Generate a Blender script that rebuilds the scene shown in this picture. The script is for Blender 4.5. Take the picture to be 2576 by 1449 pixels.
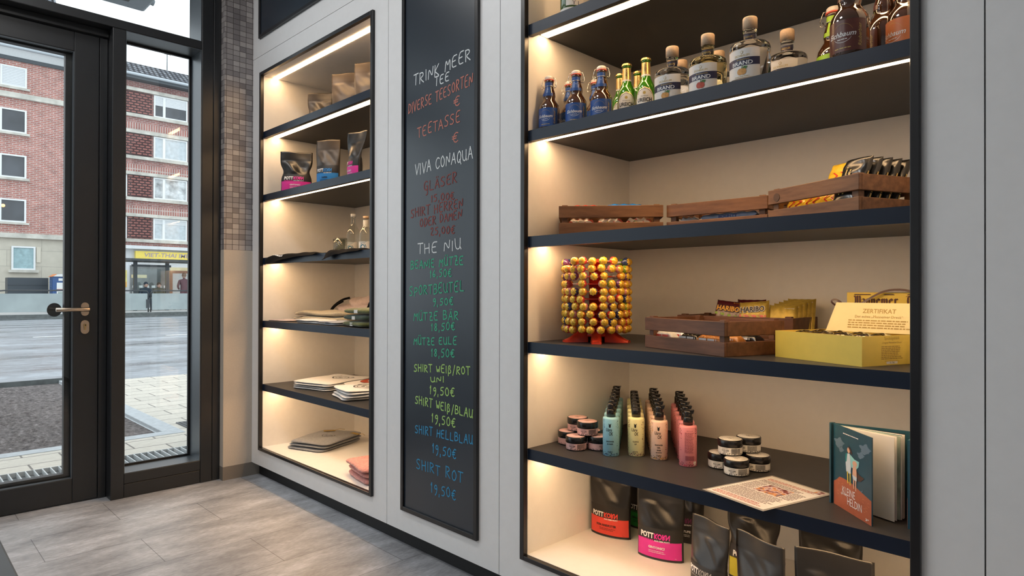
import bpy, math, random
from mathutils import Vector, Matrix
random.seed(7)
for o in list(bpy.data.objects): bpy.data.objects.remove(o)
SC = bpy.context.scene
COL = SC.collection
PI = math.pi
def R(a): return math.radians(a)

# ---------------------------------------------------------------- camera
cd = bpy.data.cameras.new('camera')
cam = bpy.data.objects.new('camera', cd); COL.objects.link(cam)
cd.sensor_width = 36; cd.lens = 22.567; cd.clip_start = 0.05; cd.clip_end = 300
_r = Vector((0.70536402, 0.70884133, 0.00235753)); _u = Vector((0.00152155, -0.00483993, 0.99998713)); _f = Vector((-0.70884362, 0.70535136, 0.00449245))
m = Matrix((_r, _u, -_f)).transposed().to_4x4(); m.translation = (0, 0, 1.108)
cam.matrix_world = m
SC.camera = cam

# ---------------------------------------------------------------- light and exposure
SC.view_settings.view_transform = 'Standard'
SC.view_settings.look = 'None'
SC.view_settings.gamma = 1
SC.view_settings.use_curve_mapping = False
SC.view_settings.exposure = 0.0
W = bpy.data.worlds.new('overcast_sky'); SC.world = W; W.use_nodes = True
bg = W.node_tree.nodes['Background']
bg.inputs[0].default_value = (0.87, 0.945, 1.0, 1); bg.inputs[1].default_value = 2.1
def area(name, loc, rot, sx, sy, power, col=(1, 1, 1), spread=180):
    l = bpy.data.lights.new(name, 'AREA'); l.shape = 'RECTANGLE'; l.size = sx; l.size_y = sy; l.energy = power; l.color = col; l.spread = R(spread)
    o = bpy.data.objects.new(name, l); COL.objects.link(o); o.location = loc; o.rotation_euler = rot
    return o
FILL_LAMPS = [(-3.0, 0.2), (-3.0, -1.7), (-1.75, 0.2), (-1.75, -1.7)]  # out-of-view lamps added to brighten the white panels and room
CEIL = 3.3
for lx, ly in FILL_LAMPS:
    area('ceiling_panel_light', (lx, ly, CEIL - 0.035), (0, 0, 0), 0.5, 0.5, 15, (1.0, 0.985, 0.96))
LED_COL = (1.0, 0.63, 0.32); LED_POW = 26.0

# ---------------------------------------------------------------- material helpers
MATS = {}
def nodes(name):
    mt = bpy.data.materials.new(name); mt.use_nodes = True
    nt = mt.node_tree; b = nt.nodes['Principled BSDF']
    return mt, nt, b
def c4(c): return (c[0], c[1], c[2], 1)
def sr(r, g, b):
    f = lambda v: (v / 255 / 12.92) if v <= 10 else ((v / 255 + 0.055) / 1.055) ** 2.4
    return (f(r), f(g), f(b))
def coords(nt, axes=None, scale=(1, 1, 1), loc=(0, 0, 0), rot=0):
    tc = nt.nodes.new('ShaderNodeTexCoord'); out = tc.outputs['Object']
    if axes:
        s = nt.nodes.new('ShaderNodeSeparateXYZ'); k = nt.nodes.new('ShaderNodeCombineXYZ'); nt.links.new(out, s.inputs[0])
        for i, a in enumerate(axes): nt.links.new(s.outputs['xyz'.index(a)], k.inputs[i])
        out = k.outputs[0]
    mp = nt.nodes.new('ShaderNodeMapping'); mp.inputs['Scale'].default_value = scale; mp.inputs['Location'].default_value = loc; mp.inputs['Rotation'].default_value = (0, 0, rot)
    nt.links.new(out, mp.inputs[0]); return mp.outputs[0]
def noise(nt, vec, scale, detail=3, rough=0.55):
    n = nt.nodes.new('ShaderNodeTexNoise'); n.inputs['Scale'].default_value = scale; n.inputs['Detail'].default_value = detail; n.inputs['Roughness'].default_value = rough
    nt.links.new(vec, n.inputs['Vector']); return n.outputs['Fac']
def ramp(nt, fac, stops):
    r = nt.nodes.new('ShaderNodeValToRGB'); nt.links.new(fac, r.inputs[0]); e = r.color_ramp.elements
    while len(e) < len(stops): e.new(0.5)
    for q, (p, c) in zip(e, stops): q.position = p; q.color = c4(c)
    return r.outputs[0]
def mixc(nt, a, b, fac, mode='MIX'):
    x = nt.nodes.new('ShaderNodeMix'); x.data_type = 'RGBA'; x.blend_type = mode
    for s, v in ((x.inputs[0], fac), (x.inputs[6], a), (x.inputs[7], b)):
        if isinstance(v, (int, float)): s.default_value = v
        elif isinstance(v, tuple): s.default_value = c4(v)
        else: nt.links.new(v, s)
    return x.outputs[2]
def bump(nt, b, h, strength, dist=0.002):
    n = nt.nodes.new('ShaderNodeBump'); n.inputs['Strength'].default_value = strength; n.inputs['Distance'].default_value = dist
    nt.links.new(h, n.inputs['Height']); nt.links.new(n.outputs[0], b.inputs['Normal'])
def M(name, col, rough=0.5, metal=0.0, var=0.06, vscale=30, bmp=0.0, spec=None, coat=0, trans=0, ior=None, emit=None, estr=0, sheen=0, alpha=None):
    """plain procedural material: colour broken up by fine noise"""
    if name in MATS: return MATS[name]
    mt, nt, b = nodes(name)
    v = coords(nt); f = noise(nt, v, vscale)
    lo = tuple(max(0, c * (1 - var)) for c in col); hi = tuple(min(1, c * (1 + var)) for c in col)
    nt.links.new(ramp(nt, f, [(0.3, lo), (0.7, hi)]), b.inputs['Base Color'])
    b.inputs['Roughness'].default_value = rough; b.inputs['Metallic'].default_value = metal
    if spec is not None: b.inputs['Specular IOR Level'].default_value = spec
    if coat: b.inputs['Coat Weight'].default_value = coat; b.inputs['Coat Roughness'].default_value = 0.08
    if trans: b.inputs['Transmission Weight'].default_value = trans
    if ior: b.inputs['IOR'].default_value = ior
    if sheen: b.inputs['Sheen Weight'].default_value = sheen
    if alpha is not None: b.inputs['Alpha'].default_value = alpha
    if emit: b.inputs['Emission Color'].default_value = c4(emit); b.inputs['Emission Strength'].default_value = estr
    if bmp: bump(nt, b, f, bmp)
    MATS[name] = mt; return mt
def thin_glass(name, tint=(1, 1, 1), rough=0.0, refl=1.0, ior=1.5):
    if name in MATS: return MATS[name]
    mt = bpy.data.materials.new(name); mt.use_nodes = True; nt = mt.node_tree
    for n in list(nt.nodes):
        if n.type != 'OUTPUT_MATERIAL': nt.nodes.remove(n)
    out = [n for n in nt.nodes if n.type == 'OUTPUT_MATERIAL'][0]
    t = nt.nodes.new('ShaderNodeBsdfTransparent'); t.inputs[0].default_value = c4(tint)
    g = nt.nodes.new('ShaderNodeBsdfGlossy'); g.inputs['Roughness'].default_value = rough
    lw = nt.nodes.new('ShaderNodeLayerWeight'); lw.inputs[0].default_value = 0.5          # Schlick, the same from both sides
    pw = nt.nodes.new('ShaderNodeMath'); pw.operation = 'POWER'; pw.inputs[1].default_value = 4.0; nt.links.new(lw.outputs['Facing'], pw.inputs[0])
    mu = nt.nodes.new('ShaderNodeMath'); mu.operation = 'MULTIPLY_ADD'; mu.inputs[1].default_value = 0.75 * refl; mu.inputs[2].default_value = 0.035 * refl; mu.use_clamp = True; nt.links.new(pw.outputs[0], mu.inputs[0])
    x = nt.nodes.new('ShaderNodeMixShader'); nt.links.new(mu.outputs[0], x.inputs[0]); nt.links.new(t.outputs[0], x.inputs[1]); nt.links.new(g.outputs[0], x.inputs[2])
    nt.links.new(x.outputs[0], out.inputs[0]); MATS[name] = mt; return mt
def brick(name, c1, c2, mortar, bw, rh, msize, axes, off=0.5, freq=2, rough=0.8, nscale=40, nvar=0.25, loc=(0, 0, 0), rot=0, bmp=0.3, spec=0.3):
    if name in MATS: return MATS[name]
    mt, nt, b = nodes(name)
    v = coords(nt, axes, (1, 1, 1), loc, rot)
    t = nt.nodes.new('ShaderNodeTexBrick'); nt.links.new(v, t.inputs['Vector'])
    t.offset = off; t.offset_frequency = freq
    t.inputs['Color1'].default_value = c4(c1); t.inputs['Color2'].default_value = c4(c2); t.inputs['Mortar'].default_value = c4(mortar)
    t.inputs['Scale'].default_value = 1; t.inputs['Mortar Size'].default_value = msize; t.inputs['Brick Width'].default_value = bw; t.inputs['Row Height'].default_value = rh
    t.inputs['Bias'].default_value = 0; t.inputs['Mortar Smooth'].default_value = 0.1
    f = noise(nt, v, nscale)
    k = ramp(nt, f, [(0.25, (1 - nvar,) * 3), (0.75, (1 + nvar,) * 3)])
    nt.links.new(mixc(nt, t.outputs[0], k, 1.0, 'MULTIPLY'), b.inputs['Base Color'])
    b.inputs['Roughness'].default_value = rough; b.inputs['Specular IOR Level'].default_value = spec
    if bmp:
        inv = nt.nodes.new('ShaderNodeMath'); inv.operation = 'SUBTRACT'; inv.inputs[0].default_value = 1; nt.links.new(t.outputs['Fac'], inv.inputs[1]); bump(nt, b, inv.outputs[0], bmp, 0.004)
    MATS[name] = mt; return mt

# ---------------------------------------------------------------- mesh helpers
class MB:
    def __init__(s): s.v = []; s.f = []; s.mi = []; s.sm = []
    def add(s, vs, fs, m=0, smooth=False):
        n = len(s.v); s.v += [tuple(p) for p in vs]
        for f in fs: s.f.append(tuple(i + n for i in f)); s.mi.append(m); s.sm.append(smooth)
        return s
    def box(s, x0, x1, y0, y1, z0, z1, m=0):
        v = [(x, y, z) for z in (z0, z1) for y in (y0, y1) for x in (x0, x1)]
        return s.add(v, [(0, 2, 3, 1), (4, 5, 7, 6), (0, 1, 5, 4), (2, 6, 7, 3), (0, 4, 6, 2), (1, 3, 7, 5)], m)
    def lathe(s, prof, n=28, m=0, smooth=True, c=(0, 0), a0=0, a1=2 * PI):
        full = abs(a1 - a0 - 2 * PI) < 1e-6; k = n if full else n + 1; vs = []; fs = []
        for r, z in prof:
            for i in range(k):
                a = a0 + (a1 - a0) * i / n; vs.append((c[0] + r * math.cos(a), c[1] + r * math.sin(a), z))
        for j in range(len(prof) - 1):
            for i in range(n):
                i2 = (i + 1) % k; fs.append((j * k + i, j * k + i2, (j + 1) * k + i2, (j + 1) * k + i))
        return s.add(vs, fs, m, smooth)
    def tube(s, pts, r, n=8, m=0, closed=False, caps=True):
        pts = [Vector(p) for p in pts]; vs = []; fs = []; N = len(pts)
        up = Vector((0, 0, 1))
        for i, p in enumerate(pts):
            t = (pts[(i + 1) % N] - pts[i - 1]) if closed else (pts[min(i + 1, N - 1)] - pts[max(i - 1, 0)])
            t.normalize(); a = t.cross(up)
            if a.length < 1e-3: a = t.cross(Vector((0, 1, 0)))
            a.normalize(); b = a.cross(t); rr = r[i] if isinstance(r, (list, tuple)) else r
            for k in range(n):
                an = 2 * PI * k / n; vs.append(p + (a * math.cos(an) + b * math.sin(an)) * rr)
        for i in range(N if closed else N - 1):
            j = (i + 1) % N
            for k in range(n): fs.append((i * n + k, i * n + (k + 1) % n, j * n + (k + 1) % n, j * n + k))
        if caps and not closed: fs += [tuple(range(n))[::-1], tuple((N - 1) * n + k for k in range(n))]
        return s.add(vs, fs, m, True)
    def grid(s, fn, nu, nv, m=0, smooth=True, cm=None):
        vs = [fn(i / nu, j / nv) for j in range(nv + 1) for i in range(nu + 1)]; n = len(s.v); s.v += [tuple(p) for p in vs]
        for j in range(nv):
            for i in range(nu):
                a = j * (nu + 1) + i; s.f.append((n + a, n + a + 1, n + a + nu + 2, n + a + nu + 1)); s.mi.append(cm(i / nu, j / nv) if cm else m); s.sm.append(smooth)
        return s
    def prism(s, poly, a0, a1, axis='z', m=0, smooth=False):
        def mk(p, a): return {'z': (p[0], p[1], a), 'y': (p[0], a, p[1]), 'x': (a, p[0], p[1])}[axis]
        n = len(poly); v = [mk(p, a0) for p in poly] + [mk(p, a1) for p in poly]
        s.add(v, [(i, (i + 1) % n, n + (i + 1) % n, n + i) for i in range(n)], m, smooth)
        return s.add(v, [tuple(range(n))[::-1], tuple(range(n, 2 * n))], m)
    def poly(s, pts, fn, m=0): return s.add([fn(*p) for p in pts], [tuple(range(len(pts)))], m)
    def sphere(s, c, r, n=14, m=0, sc=(1, 1, 1), nv=8):
        return s.grid(lambda u, v: (c[0] + r * sc[0] * math.sin(PI * v) * math.cos(2 * PI * u), c[1] + r * sc[1] * math.sin(PI * v) * math.sin(2 * PI * u), c[2] - r * sc[2] * math.cos(PI * v)), n, nv, m)
    def text(s, st, fn, W=None, H=None, m=0, x=0, y=0, bold=0.0, shear=0.0, flip=False, al='c'):
        """lettering laid on a surface: fn maps flat (x, y) to a point"""
        vs, fs, (x0, x1, y0, y1) = glyphs(st, bold, shear)
        sx = W / (x1 - x0) if W else None; sy = H / (y1 - y0) if H else None
        sx = sx or sy; sy = sy or sx
        ox = {'c': (x0 + x1) / 2, 'l': x0, 'r': x1}[al]
        out = []
        for px, py in vs:
            qy = (py - (y0 + y1) / 2) * sy
            out.append(fn(x + (px - ox) * sx, y + (-qy if flip else qy)))
        return s.add(out, fs, m)
    def lines(s, fn, x0, x1, y0, n, dy, h, m=0, ragged=0.3, words=True, seed=1):
        """rows of tiny print too small to read"""
        rr = random.Random(seed)
        for i in range(n):
            y = y0 - i * dy; x = x0; xe = x1 - (x1 - x0) * ragged * rr.random()
            while x < xe:
                w = min(rr.uniform(2, 7) * h * 0.8, xe - x)
                s.add([fn(x, y), fn(x + w, y), fn(x + w, y + h), fn(x, y + h)], [(0, 1, 2, 3)], m); x += w + h * 0.7
        return s
    def xf(s, mat, other):
        return s.add([mat @ Vector(p) for p in other.v], other.f) if False else s._xf(mat, other)
    def _xf(s, mat, o):
        n = len(s.v); s.v += [tuple(mat @ Vector(p)) for p in o.v]; s.f += [tuple(i + n for i in f) for f in o.f]; s.mi += o.mi; s.sm += o.sm; return s
    def build(s, name, mats, parent=None, loc=(0, 0, 0), rz=0, bevel=0, sub=0, weld=False, label=None):
        me = bpy.data.meshes.new(name); me.from_pydata(s.v, [], s.f)
        if not isinstance(mats, (list, tuple)): mats = [mats]
        for q in mats: me.materials.append(q)
        me.polygons.foreach_set('material_index', s.mi); me.polygons.foreach_set('use_smooth', s.sm)
        me.validate(); me.update()
        o = bpy.data.objects.new(name, me); COL.objects.link(o)
        o.location = loc; o.rotation_euler = (0, 0, rz)
        if parent is not None: o.parent = parent
        if weld: w = o.modifiers.new('weld', 'WELD'); w.merge_threshold = 0.0002
        if bevel: b = o.modifiers.new('bevel', 'BEVEL'); b.width = bevel; b.segments = 2; b.limit_method = 'ANGLE'; b.angle_limit = R(40); b.harden_normals = False
        if sub: q = o.modifiers.new('sub', 'SUBSURF'); q.levels = sub; q.render_levels = sub
        if label: o['label'] = label
        return o
_GL = {}
def glyphs(st, bold=0.0, shear=0.0):
    k = (st, bold, shear)
    if k not in _GL:
        c = bpy.data.curves.new('lettering', 'FONT'); c.body = st; c.fill_mode = 'FRONT'; c.resolution_u = 2; c.offset = bold; c.shear = shear
        o = bpy.data.objects.new('lettering', c); COL.objects.link(o)
        me = bpy.data.meshes.new_from_object(o.evaluated_get(bpy.context.evaluated_depsgraph_get()))
        vs = [(v.co.x, v.co.y) for v in me.vertices]; fs = [tuple(p.vertices) for p in me.polygons]
        bpy.data.objects.remove(o); bpy.data.curves.remove(c); bpy.data.meshes.remove(me)
        xs = [p[0] for p in vs]; ys = [p[1] for p in vs]
        _GL[k] = (vs, fs, (min(xs), max(xs), min(ys), max(ys)))
    return _GL[k]
def thing(name, label, cat, loc=(0, 0, 0), rz=0, group=None, kind=None):
    o = bpy.data.objects.new(name, None); COL.objects.link(o); o.empty_display_size = 0.05
    o.location = loc; o.rotation_euler = (0, 0, rz)
    if kind: o['kind'] = kind
    else: tag(o, label, cat, group)
    return o
def tag(o, label, cat, group=None):
    o['label'] = label; o['category'] = cat
    if group: o['group'] = group
    return o
def struct(name, mb, mats, **k):
    o = mb.build(name, mats, **k); o['kind'] = 'structure'; return o
def kids(o): return [c for c in bpy.data.objects if c.parent == o]
def dup(root, loc, rz=0, label=None, group=None):
    r = root.copy(); COL.objects.link(r); r.location = loc; r.rotation_euler = (0, 0, rz)
    if label: r['label'] = label
    if group: r['group'] = group
    for ch in list(root.children):
        c = ch.copy(); COL.objects.link(c); c.parent = r
        for g in list(ch.children):
            d = g.copy(); COL.objects.link(d); d.parent = c
    return r
def soft(pts, n=2):
    P = [Vector(p) for p in pts]
    for _ in range(n):
        q = [P[0]]
        for a, b in zip(P[:-1], P[1:]): q += [a * .75 + b * .25, a * .25 + b * .75]
        P = q + [P[-1]]
    return P
def smooth01(t): t = max(0, min(1, t)); return t * t * (3 - 2 * t)
def plane_map(o, ax, ay):
    o = Vector(o); ax = Vector(ax); ay = Vector(ay)
    return lambda x, y: o + ax * x + ay * y
def cyl_map(r, z, a=-PI / 2):
    """wrap round a bottle; x runs left to right as seen from outside"""
    return lambda x, y: (r * math.cos(a + x / r), r * math.sin(a + x / r), z + y)
# ================================================================ THE ROOM
m_panel = M('white_laminate', (0.80, 0.805, 0.815), 0.42, var=0.015)
m_white = M('cabinet_laminate', (0.86, 0.84, 0.81), 0.5, var=0.015)
m_anth = M('anthracite_laminate', (0.036, 0.035, 0.036), 0.45, var=0.05, spec=0.4)
m_front_shade = M('navy_edge_band', (0.005, 0.012, 0.029), 0.36, var=0.05, spec=0.45)  # darker, bluer copy of the shelf laminate: daylight shade put into the colour
m_frame = M('black_coated_metal', (0.012, 0.012, 0.014), 0.3, var=0.08)
m_plinth = M('black_plinth', (0.010, 0.010, 0.011), 0.6)
m_alu = M('dark_grey_aluminium', (0.017, 0.0185, 0.021), 0.36, var=0.05, spec=0.5)
m_alu_in = M('satin_grey_aluminium', (0.10, 0.115, 0.13), 0.35, metal=0.35, var=0.03)
m_gasket = M('black_rubber', (0.008, 0.008, 0.009), 0.5)
m_plaster = M('beige_plaster', (0.53, 0.475, 0.41), 0.75, var=0.03, vscale=120, bmp=0.05)
m_tile = brick('grey_mosaic_tile', (0.43, 0.40, 0.39), (0.18, 0.165, 0.17), (0.05, 0.04, 0.038), 0.0378, 0.0310, 0.0013, 'yz', 0, 2, 0.38, 600, 0.22, (-1.4567, -1.345, 0), bmp=0.4, spec=0.5)
m_tile2 = brick('grey_mosaic_tile_return', (0.43, 0.40, 0.39), (0.18, 0.165, 0.17), (0.05, 0.04, 0.038), 0.0378, 0.0310, 0.0013, 'xz', 0, 2, 0.38, 600, 0.22, (0, -1.345, 0), bmp=0.4, spec=0.5)
m_stone = M('speckled_stone', (0.20, 0.175, 0.15), 0.6, var=0.35, vscale=500)
m_ceil = M('white_ceiling_paint', (0.72, 0.72, 0.72), 0.8, var=0.02)
m_glass = thin_glass('window_glass', (0.97, 0.985, 0.98), 0, 1.0, 1.5)
m_brass = M('satin_nickel', (0.55, 0.45, 0.35), 0.28, metal=1, var=0.05)
m_led = M('led_light_strip', (1, 1, 1), 0.5, emit=LED_COL, estr=LED_POW)

def floor_mat():
    mt, nt, b = nodes('concrete_look_planks')
    v = coords(nt, 'yxz', (1, 1, 1), (-0.152, 3.5275, 0))
    t = nt.nodes.new('ShaderNodeTexBrick'); nt.links.new(v, t.inputs['Vector']); t.offset = 0.5
    for k, q in (('Scale', 1), ('Mortar Size', 0.0012), ('Brick Width', 0.698), ('Row Height', 0.335), ('Mortar Smooth', 0), ('Bias', 0)): t.inputs[k].default_value = q
    t.inputs['Color1'].default_value = c4((0.36, 0.365, 0.385)); t.inputs['Color2'].default_value = c4((0.30, 0.305, 0.325)); t.inputs['Mortar'].default_value = c4((0.10, 0.098, 0.098))
    vs = coords(nt, 'yxz', (1.0, 2.6, 1))
    f = noise(nt, vs, 2.6, 9, 0.66)
    k = ramp(nt, f, [(0.30, (0.55, 0.54, 0.54)), (0.5, (1.0, 1.0, 1.0)), (0.72, (1.6, 1.6, 1.62))])
    k2 = ramp(nt, noise(nt, coords(nt, 'yxz', (5, 16, 1)), 7, 6, 0.6), [(0.3, (0.78, 0.78, 0.78)), (0.7, (1.2, 1.2, 1.2))])
    nt.links.new(mixc(nt, mixc(nt, t.outputs[0], k, 1, 'MULTIPLY'), k2, 1, 'MULTIPLY'), b.inputs['Base Color'])
    rr = nt.nodes.new('ShaderNodeMapRange'); rr.inputs[3].default_value = 0.32; rr.inputs[4].default_value = 0.52; nt.links.new(f, rr.inputs[0]); nt.links.new(rr.outputs[0], b.inputs['Roughness'])
    bump(nt, b, f, 0.06, 0.003); return mt
struct('floor', MB().box(-4.10, 2.6, -4.3, 1.70, -0.12, 0), floor_mat())
struct('ceiling', MB().box(-4.10, 2.6, -4.3, 2.4, CEIL, CEIL + 0.12), m_ceil)
YW = 1.6135                                     # face of the panelled wall
w = MB()
def panel(x0, x1, z0, z1): w.box(x0, x1, YW, YW + 0.018, z0, z1)
ZS = 2.488
for a, b_, hx0, hx1 in ((-3.8310, -2.4040, -3.706, -2.520), (-1.6836, -0.2500, -1.560, -0.371)):
    panel(a, hx0, 0.0785, ZS); panel(hx1, b_, 0.0785, ZS); panel(hx0, hx1, 0.0785, 0.184); panel(hx0, hx1, 2.376, ZS); panel(a, b_, ZS + 0.003, CEIL)
panel(-2.4008, -1.6866, 0.0785, ZS); panel(-2.4008, -1.6866, ZS + 0.003, CEIL); panel(-0.2470, 2.6, 0.0785, CEIL)
# dark carcass seen in the joints
for a, b_ in ((-2.47, -1.60), (-0.30, 2.6), (-3.84, -3.72)): w.box(a, b_, YW + 0.019, YW + 0.03, 0.0785, CEIL, 1)
w.box(-3.83, 2.6, YW + 0.019, YW + 0.03, 2.44, CEIL, 1)
w.box(-4.1, 2.6, 2.36, 2.42, 0, CEIL, 1)
struct('wall_right', w, [m_panel, m_plinth])
struct('baseboard_right', MB().box(-3.83, 2.6, 1.660, 1.68, 0, 0.0780), m_plinth)
# pillar between glazing and panelled wall
w = MB().box(-4.10, -3.8316, 1.446, 1.66, 0.0785, 1.345, 0).box(-4.10, -3.8316, 1.446, 1.66, 1.345, CEIL, 1)
for i, f in enumerate(w.f):
    if w.mi[i] == 1 and all(abs(w.v[q][1] - 1.446) < 1e-6 for q in f): w.mi[i] = 2
struct('wall_far', w, [m_plaster, m_tile, m_tile2])
struct('baseboard_far', MB().box(-4.10, -3.8300, 1.4445, 1.66, 0, 0.0785), m_stone)
struct('wall_back', MB().box(2.6, 2.7, -4.3, 2.4, 0, CEIL), m_ceil)
struct('wall_left', MB().box(-4.1, 2.6, -4.4, -4.3, 0, CEIL), m_ceil)

# ---------------------------------------------------------------- glazed shop front
XF = -3.8776
def frame_bar(name, boxes, mats=None, **k):
    b = MB()
    for q in boxes: b.box(*q)
    return struct(name, b, mats or m_alu, bevel=0.003, **k)
frame_bar('trim_1', [(-4.09, XF, 0.888, 0.950, 0, 2.4935)])                                  # mullion beside the door
frame_bar('trim_2', [(-4.09, XF, 1.3365, 1.4000, 0, CEIL), (-4.09, XF - 0.002, 1.4020, 1.4440, 0, CEIL)])
frame_bar('trim_3', [(-4.09, XF, -0.26, 1.3365, 2.4945, 2.5425)])                            # transom bar
frame_bar('trim_4', [(-4.09, XF, -4.3, 1.3365, 3.24, CEIL)])
frame_bar('trim_5', [(-4.09, XF, -0.26, -0.19, 0, 2.494)])
# side light
s = struct('window_1', MB().box(-4.066, -4.058, 0.945, 1.345, 0.11, 2.50), m_glass)
fr = MB().box(-4.085, XF - 0.001, 0.951, 1.3355, 0.075, 0.129).box(-4.075, XF - 0.003, 0.951, 1.3355, 0.002, 0.073)
fr.build('frame', m_alu, s, bevel=0.002)
rv = MB().box(-4.056, XF - 0.004, 1.3325, 1.3362, 0.130, 2.4935).box(-4.056, XF - 0.004, 0.9505, 0.9535, 0.130, 2.4935).box(-4.056, XF - 0.004, 0.9535, 1.3325, 0.1292, 0.1315).box(-4.056, XF - 0.004, 0.9535, 1.3325, 2.490, 2.4935)
rv.build('reveal', m_alu_in, s)
gk = MB()
for q in ((0.9535, 0.965), (1.321, 1.3325)): gk.box(-4.057, -4.040, q[0], q[1], 0.132, 2.49)
for q in ((0.132, 0.143), (2.478, 2.49)): gk.box(-4.057, -4.040, 0.965, 1.321, q[0], q[1])
gk.build('gasket', m_gasket, s)
# transom light and the glazing that runs on to the left
s = struct('window_2', MB().box(-4.066, -4.058, -4.25, 1.34, 2.545, 3.24), m_glass)
MB().box(-4.05, XF - 0.003, 1.3305, 1.3360, 2.543, 3.239).build('reveal', m_alu_in, s)
s = struct('window_3', MB().box(-4.066, -4.058, -4.25, -0.262, 0.13, 2.49), m_glass)
fr = MB().box(-4.09, XF, -4.25, -0.262, 0, 0.129)
for y in (-1.6, -2.95, -4.25): fr.box(-4.09, XF, y, y + 0.06, 0.130, 2.494)
fr.box(-4.09, XF, -4.25, -0.262, 2.4945, 2.5425)
fr.build('frame', m_alu, s, bevel=0.002)
# door leaf
XD = -3.970
d = thing('door_1', '', '', (XD, 0.848, 0), 0, kind='structure')
def dl(b, name, mt, **k):
    o = b.build(name, mt, None, **k); o.parent = d; o.matrix_parent_inverse = Matrix.Translation((-XD, -0.848, 0)); return o
dl(MB().box(-4.05, XD, 0.736, 0.848, 0.006, 2.452).box(-4.05, XD, -0.130, -0.02, 0.006, 2.452).box(-4.05, XD, -0.0199, 0.7359, 0.006, 0.1288).box(-4.05, XD, -0.0199, 0.7359, 2.350, 2.452), 'leaf', m_alu, bevel=0.003)
dl(MB().box(-4.012, -4.004, -0.03, 0.746, 0.12, 2.36), 'pane', m_glass)
dl(MB().box(-4.003, XD - 0.004, 0.7325, 0.7358, 0.129, 2.35).box(-4.003, XD - 0.004, -0.0198, 0.7325, 0.129, 0.1315).box(-4.003, XD - 0.004, -0.0198, 0.7325, 2.3465, 2.35), 'bead', m_alu_in)
dl(MB().box(-4.055, -4.0125, 0.705, 0.7355, 0.129, 2.35).box(-4.055, -4.0125, -0.0198, 0.705, 0.129, 0.150).box(-4.055, -4.0125, -0.0198, 0.705, 2.338, 2.35), 'gasket', m_gasket)
dl(MB().box(-4.05, XD + 0.0, 0.8505, 0.8865, 0, 2.4535).box(-4.05, XD + 0.02, -0.188, 0.8865, 2.456, 2.493).box(-4.05, XD, -0.188, -0.134, 0, 2.4535), 'door_frame', m_alu, bevel=0.002)
def oval(w_, h_, n=10):
    r = w_ / 2; return [(r * math.cos(a), (h_ / 2 - r) + r * math.sin(a)) for a in [PI * i / n for i in range(n + 1)]] + [(-r * math.cos(a), -(h_ / 2 - r) - r * math.sin(a)) for a in [PI * i / n for i in range(n + 1)]]
hy, hz = 0.787, 1.007
h = dl(MB().prism([(hy + p[0], hz + p[1]) for p in oval(0.036, 0.070)], XD + 0.0005, XD + 0.0085, 'x').tube([(XD + 0.008, hy, hz), (XD + 0.062, hy, hz)], 0.010, 12).tube([(XD + 0.062, hy + 0.010, hz), (XD + 0.062, hy - 0.135, hz)], 0.0105, 14), 'door_handle', m_brass, bevel=0.002)
l = dl(MB().prism([(hy + p[0], 0.9135 + p[1]) for p in oval(0.038, 0.072)], XD + 0.0005, XD + 0.009, 'x'), 'lock_escutcheon', m_brass, bevel=0.002)
cy = MB().prism([(0.0085 * math.cos(a), 0.009 + 0.0085 * math.sin(a)) for a in [R(-60 + 300 * i / 16) for i in range(17)]][::1] + [(-0.0045, -0.014), (0.0045, -0.014)], 0, 0.004, 'x', 0).box(0.004, 0.0045, -0.001, 0.003, 0.006, 0.014, 1)
ob = cy.build('cylinder', [M('brass_cylinder', (0.50, 0.38, 0.20), 0.3, metal=1), m_gasket], None); ob.parent = l; ob.location = (XD + 0.009, hy, 0.9135)

# outside handle plate seen through the pane
dl(MB().prism([(0.672 + 0.032 * math.cos(a), 1.003 + 0.036 * math.sin(a)) for a in [2 * PI * i / 24 for i in range(24)]], -4.075, -4.068, 'x'), 'outside_rose', m_gasket)

# unseen ceiling lamps, added as fill light for the shop, above the picture
for i, (lx, ly) in enumerate(FILL_LAMPS):
    t = thing('ceiling_lamp', ['square ceiling lamp nearest the panelled wall by the door', 'square ceiling lamp by the glazing, away from the shelves', 'square ceiling lamp above the middle of the shelf wall', 'square ceiling lamp in the middle of the room'][i], 'lamp', (lx, ly, CEIL - 0.03), 0, 'square ceiling lamps')
    MB().box(-0.28, 0.28, -0.28, -0.252, 0, 0.0295).box(-0.28, 0.28, 0.252, 0.28, 0, 0.0295).box(-0.28, -0.252, -0.252, 0.252, 0, 0.0295).box(0.252, 0.28, -0.252, 0.252, 0, 0.0295).build('frame', m_panel, t)

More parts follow.
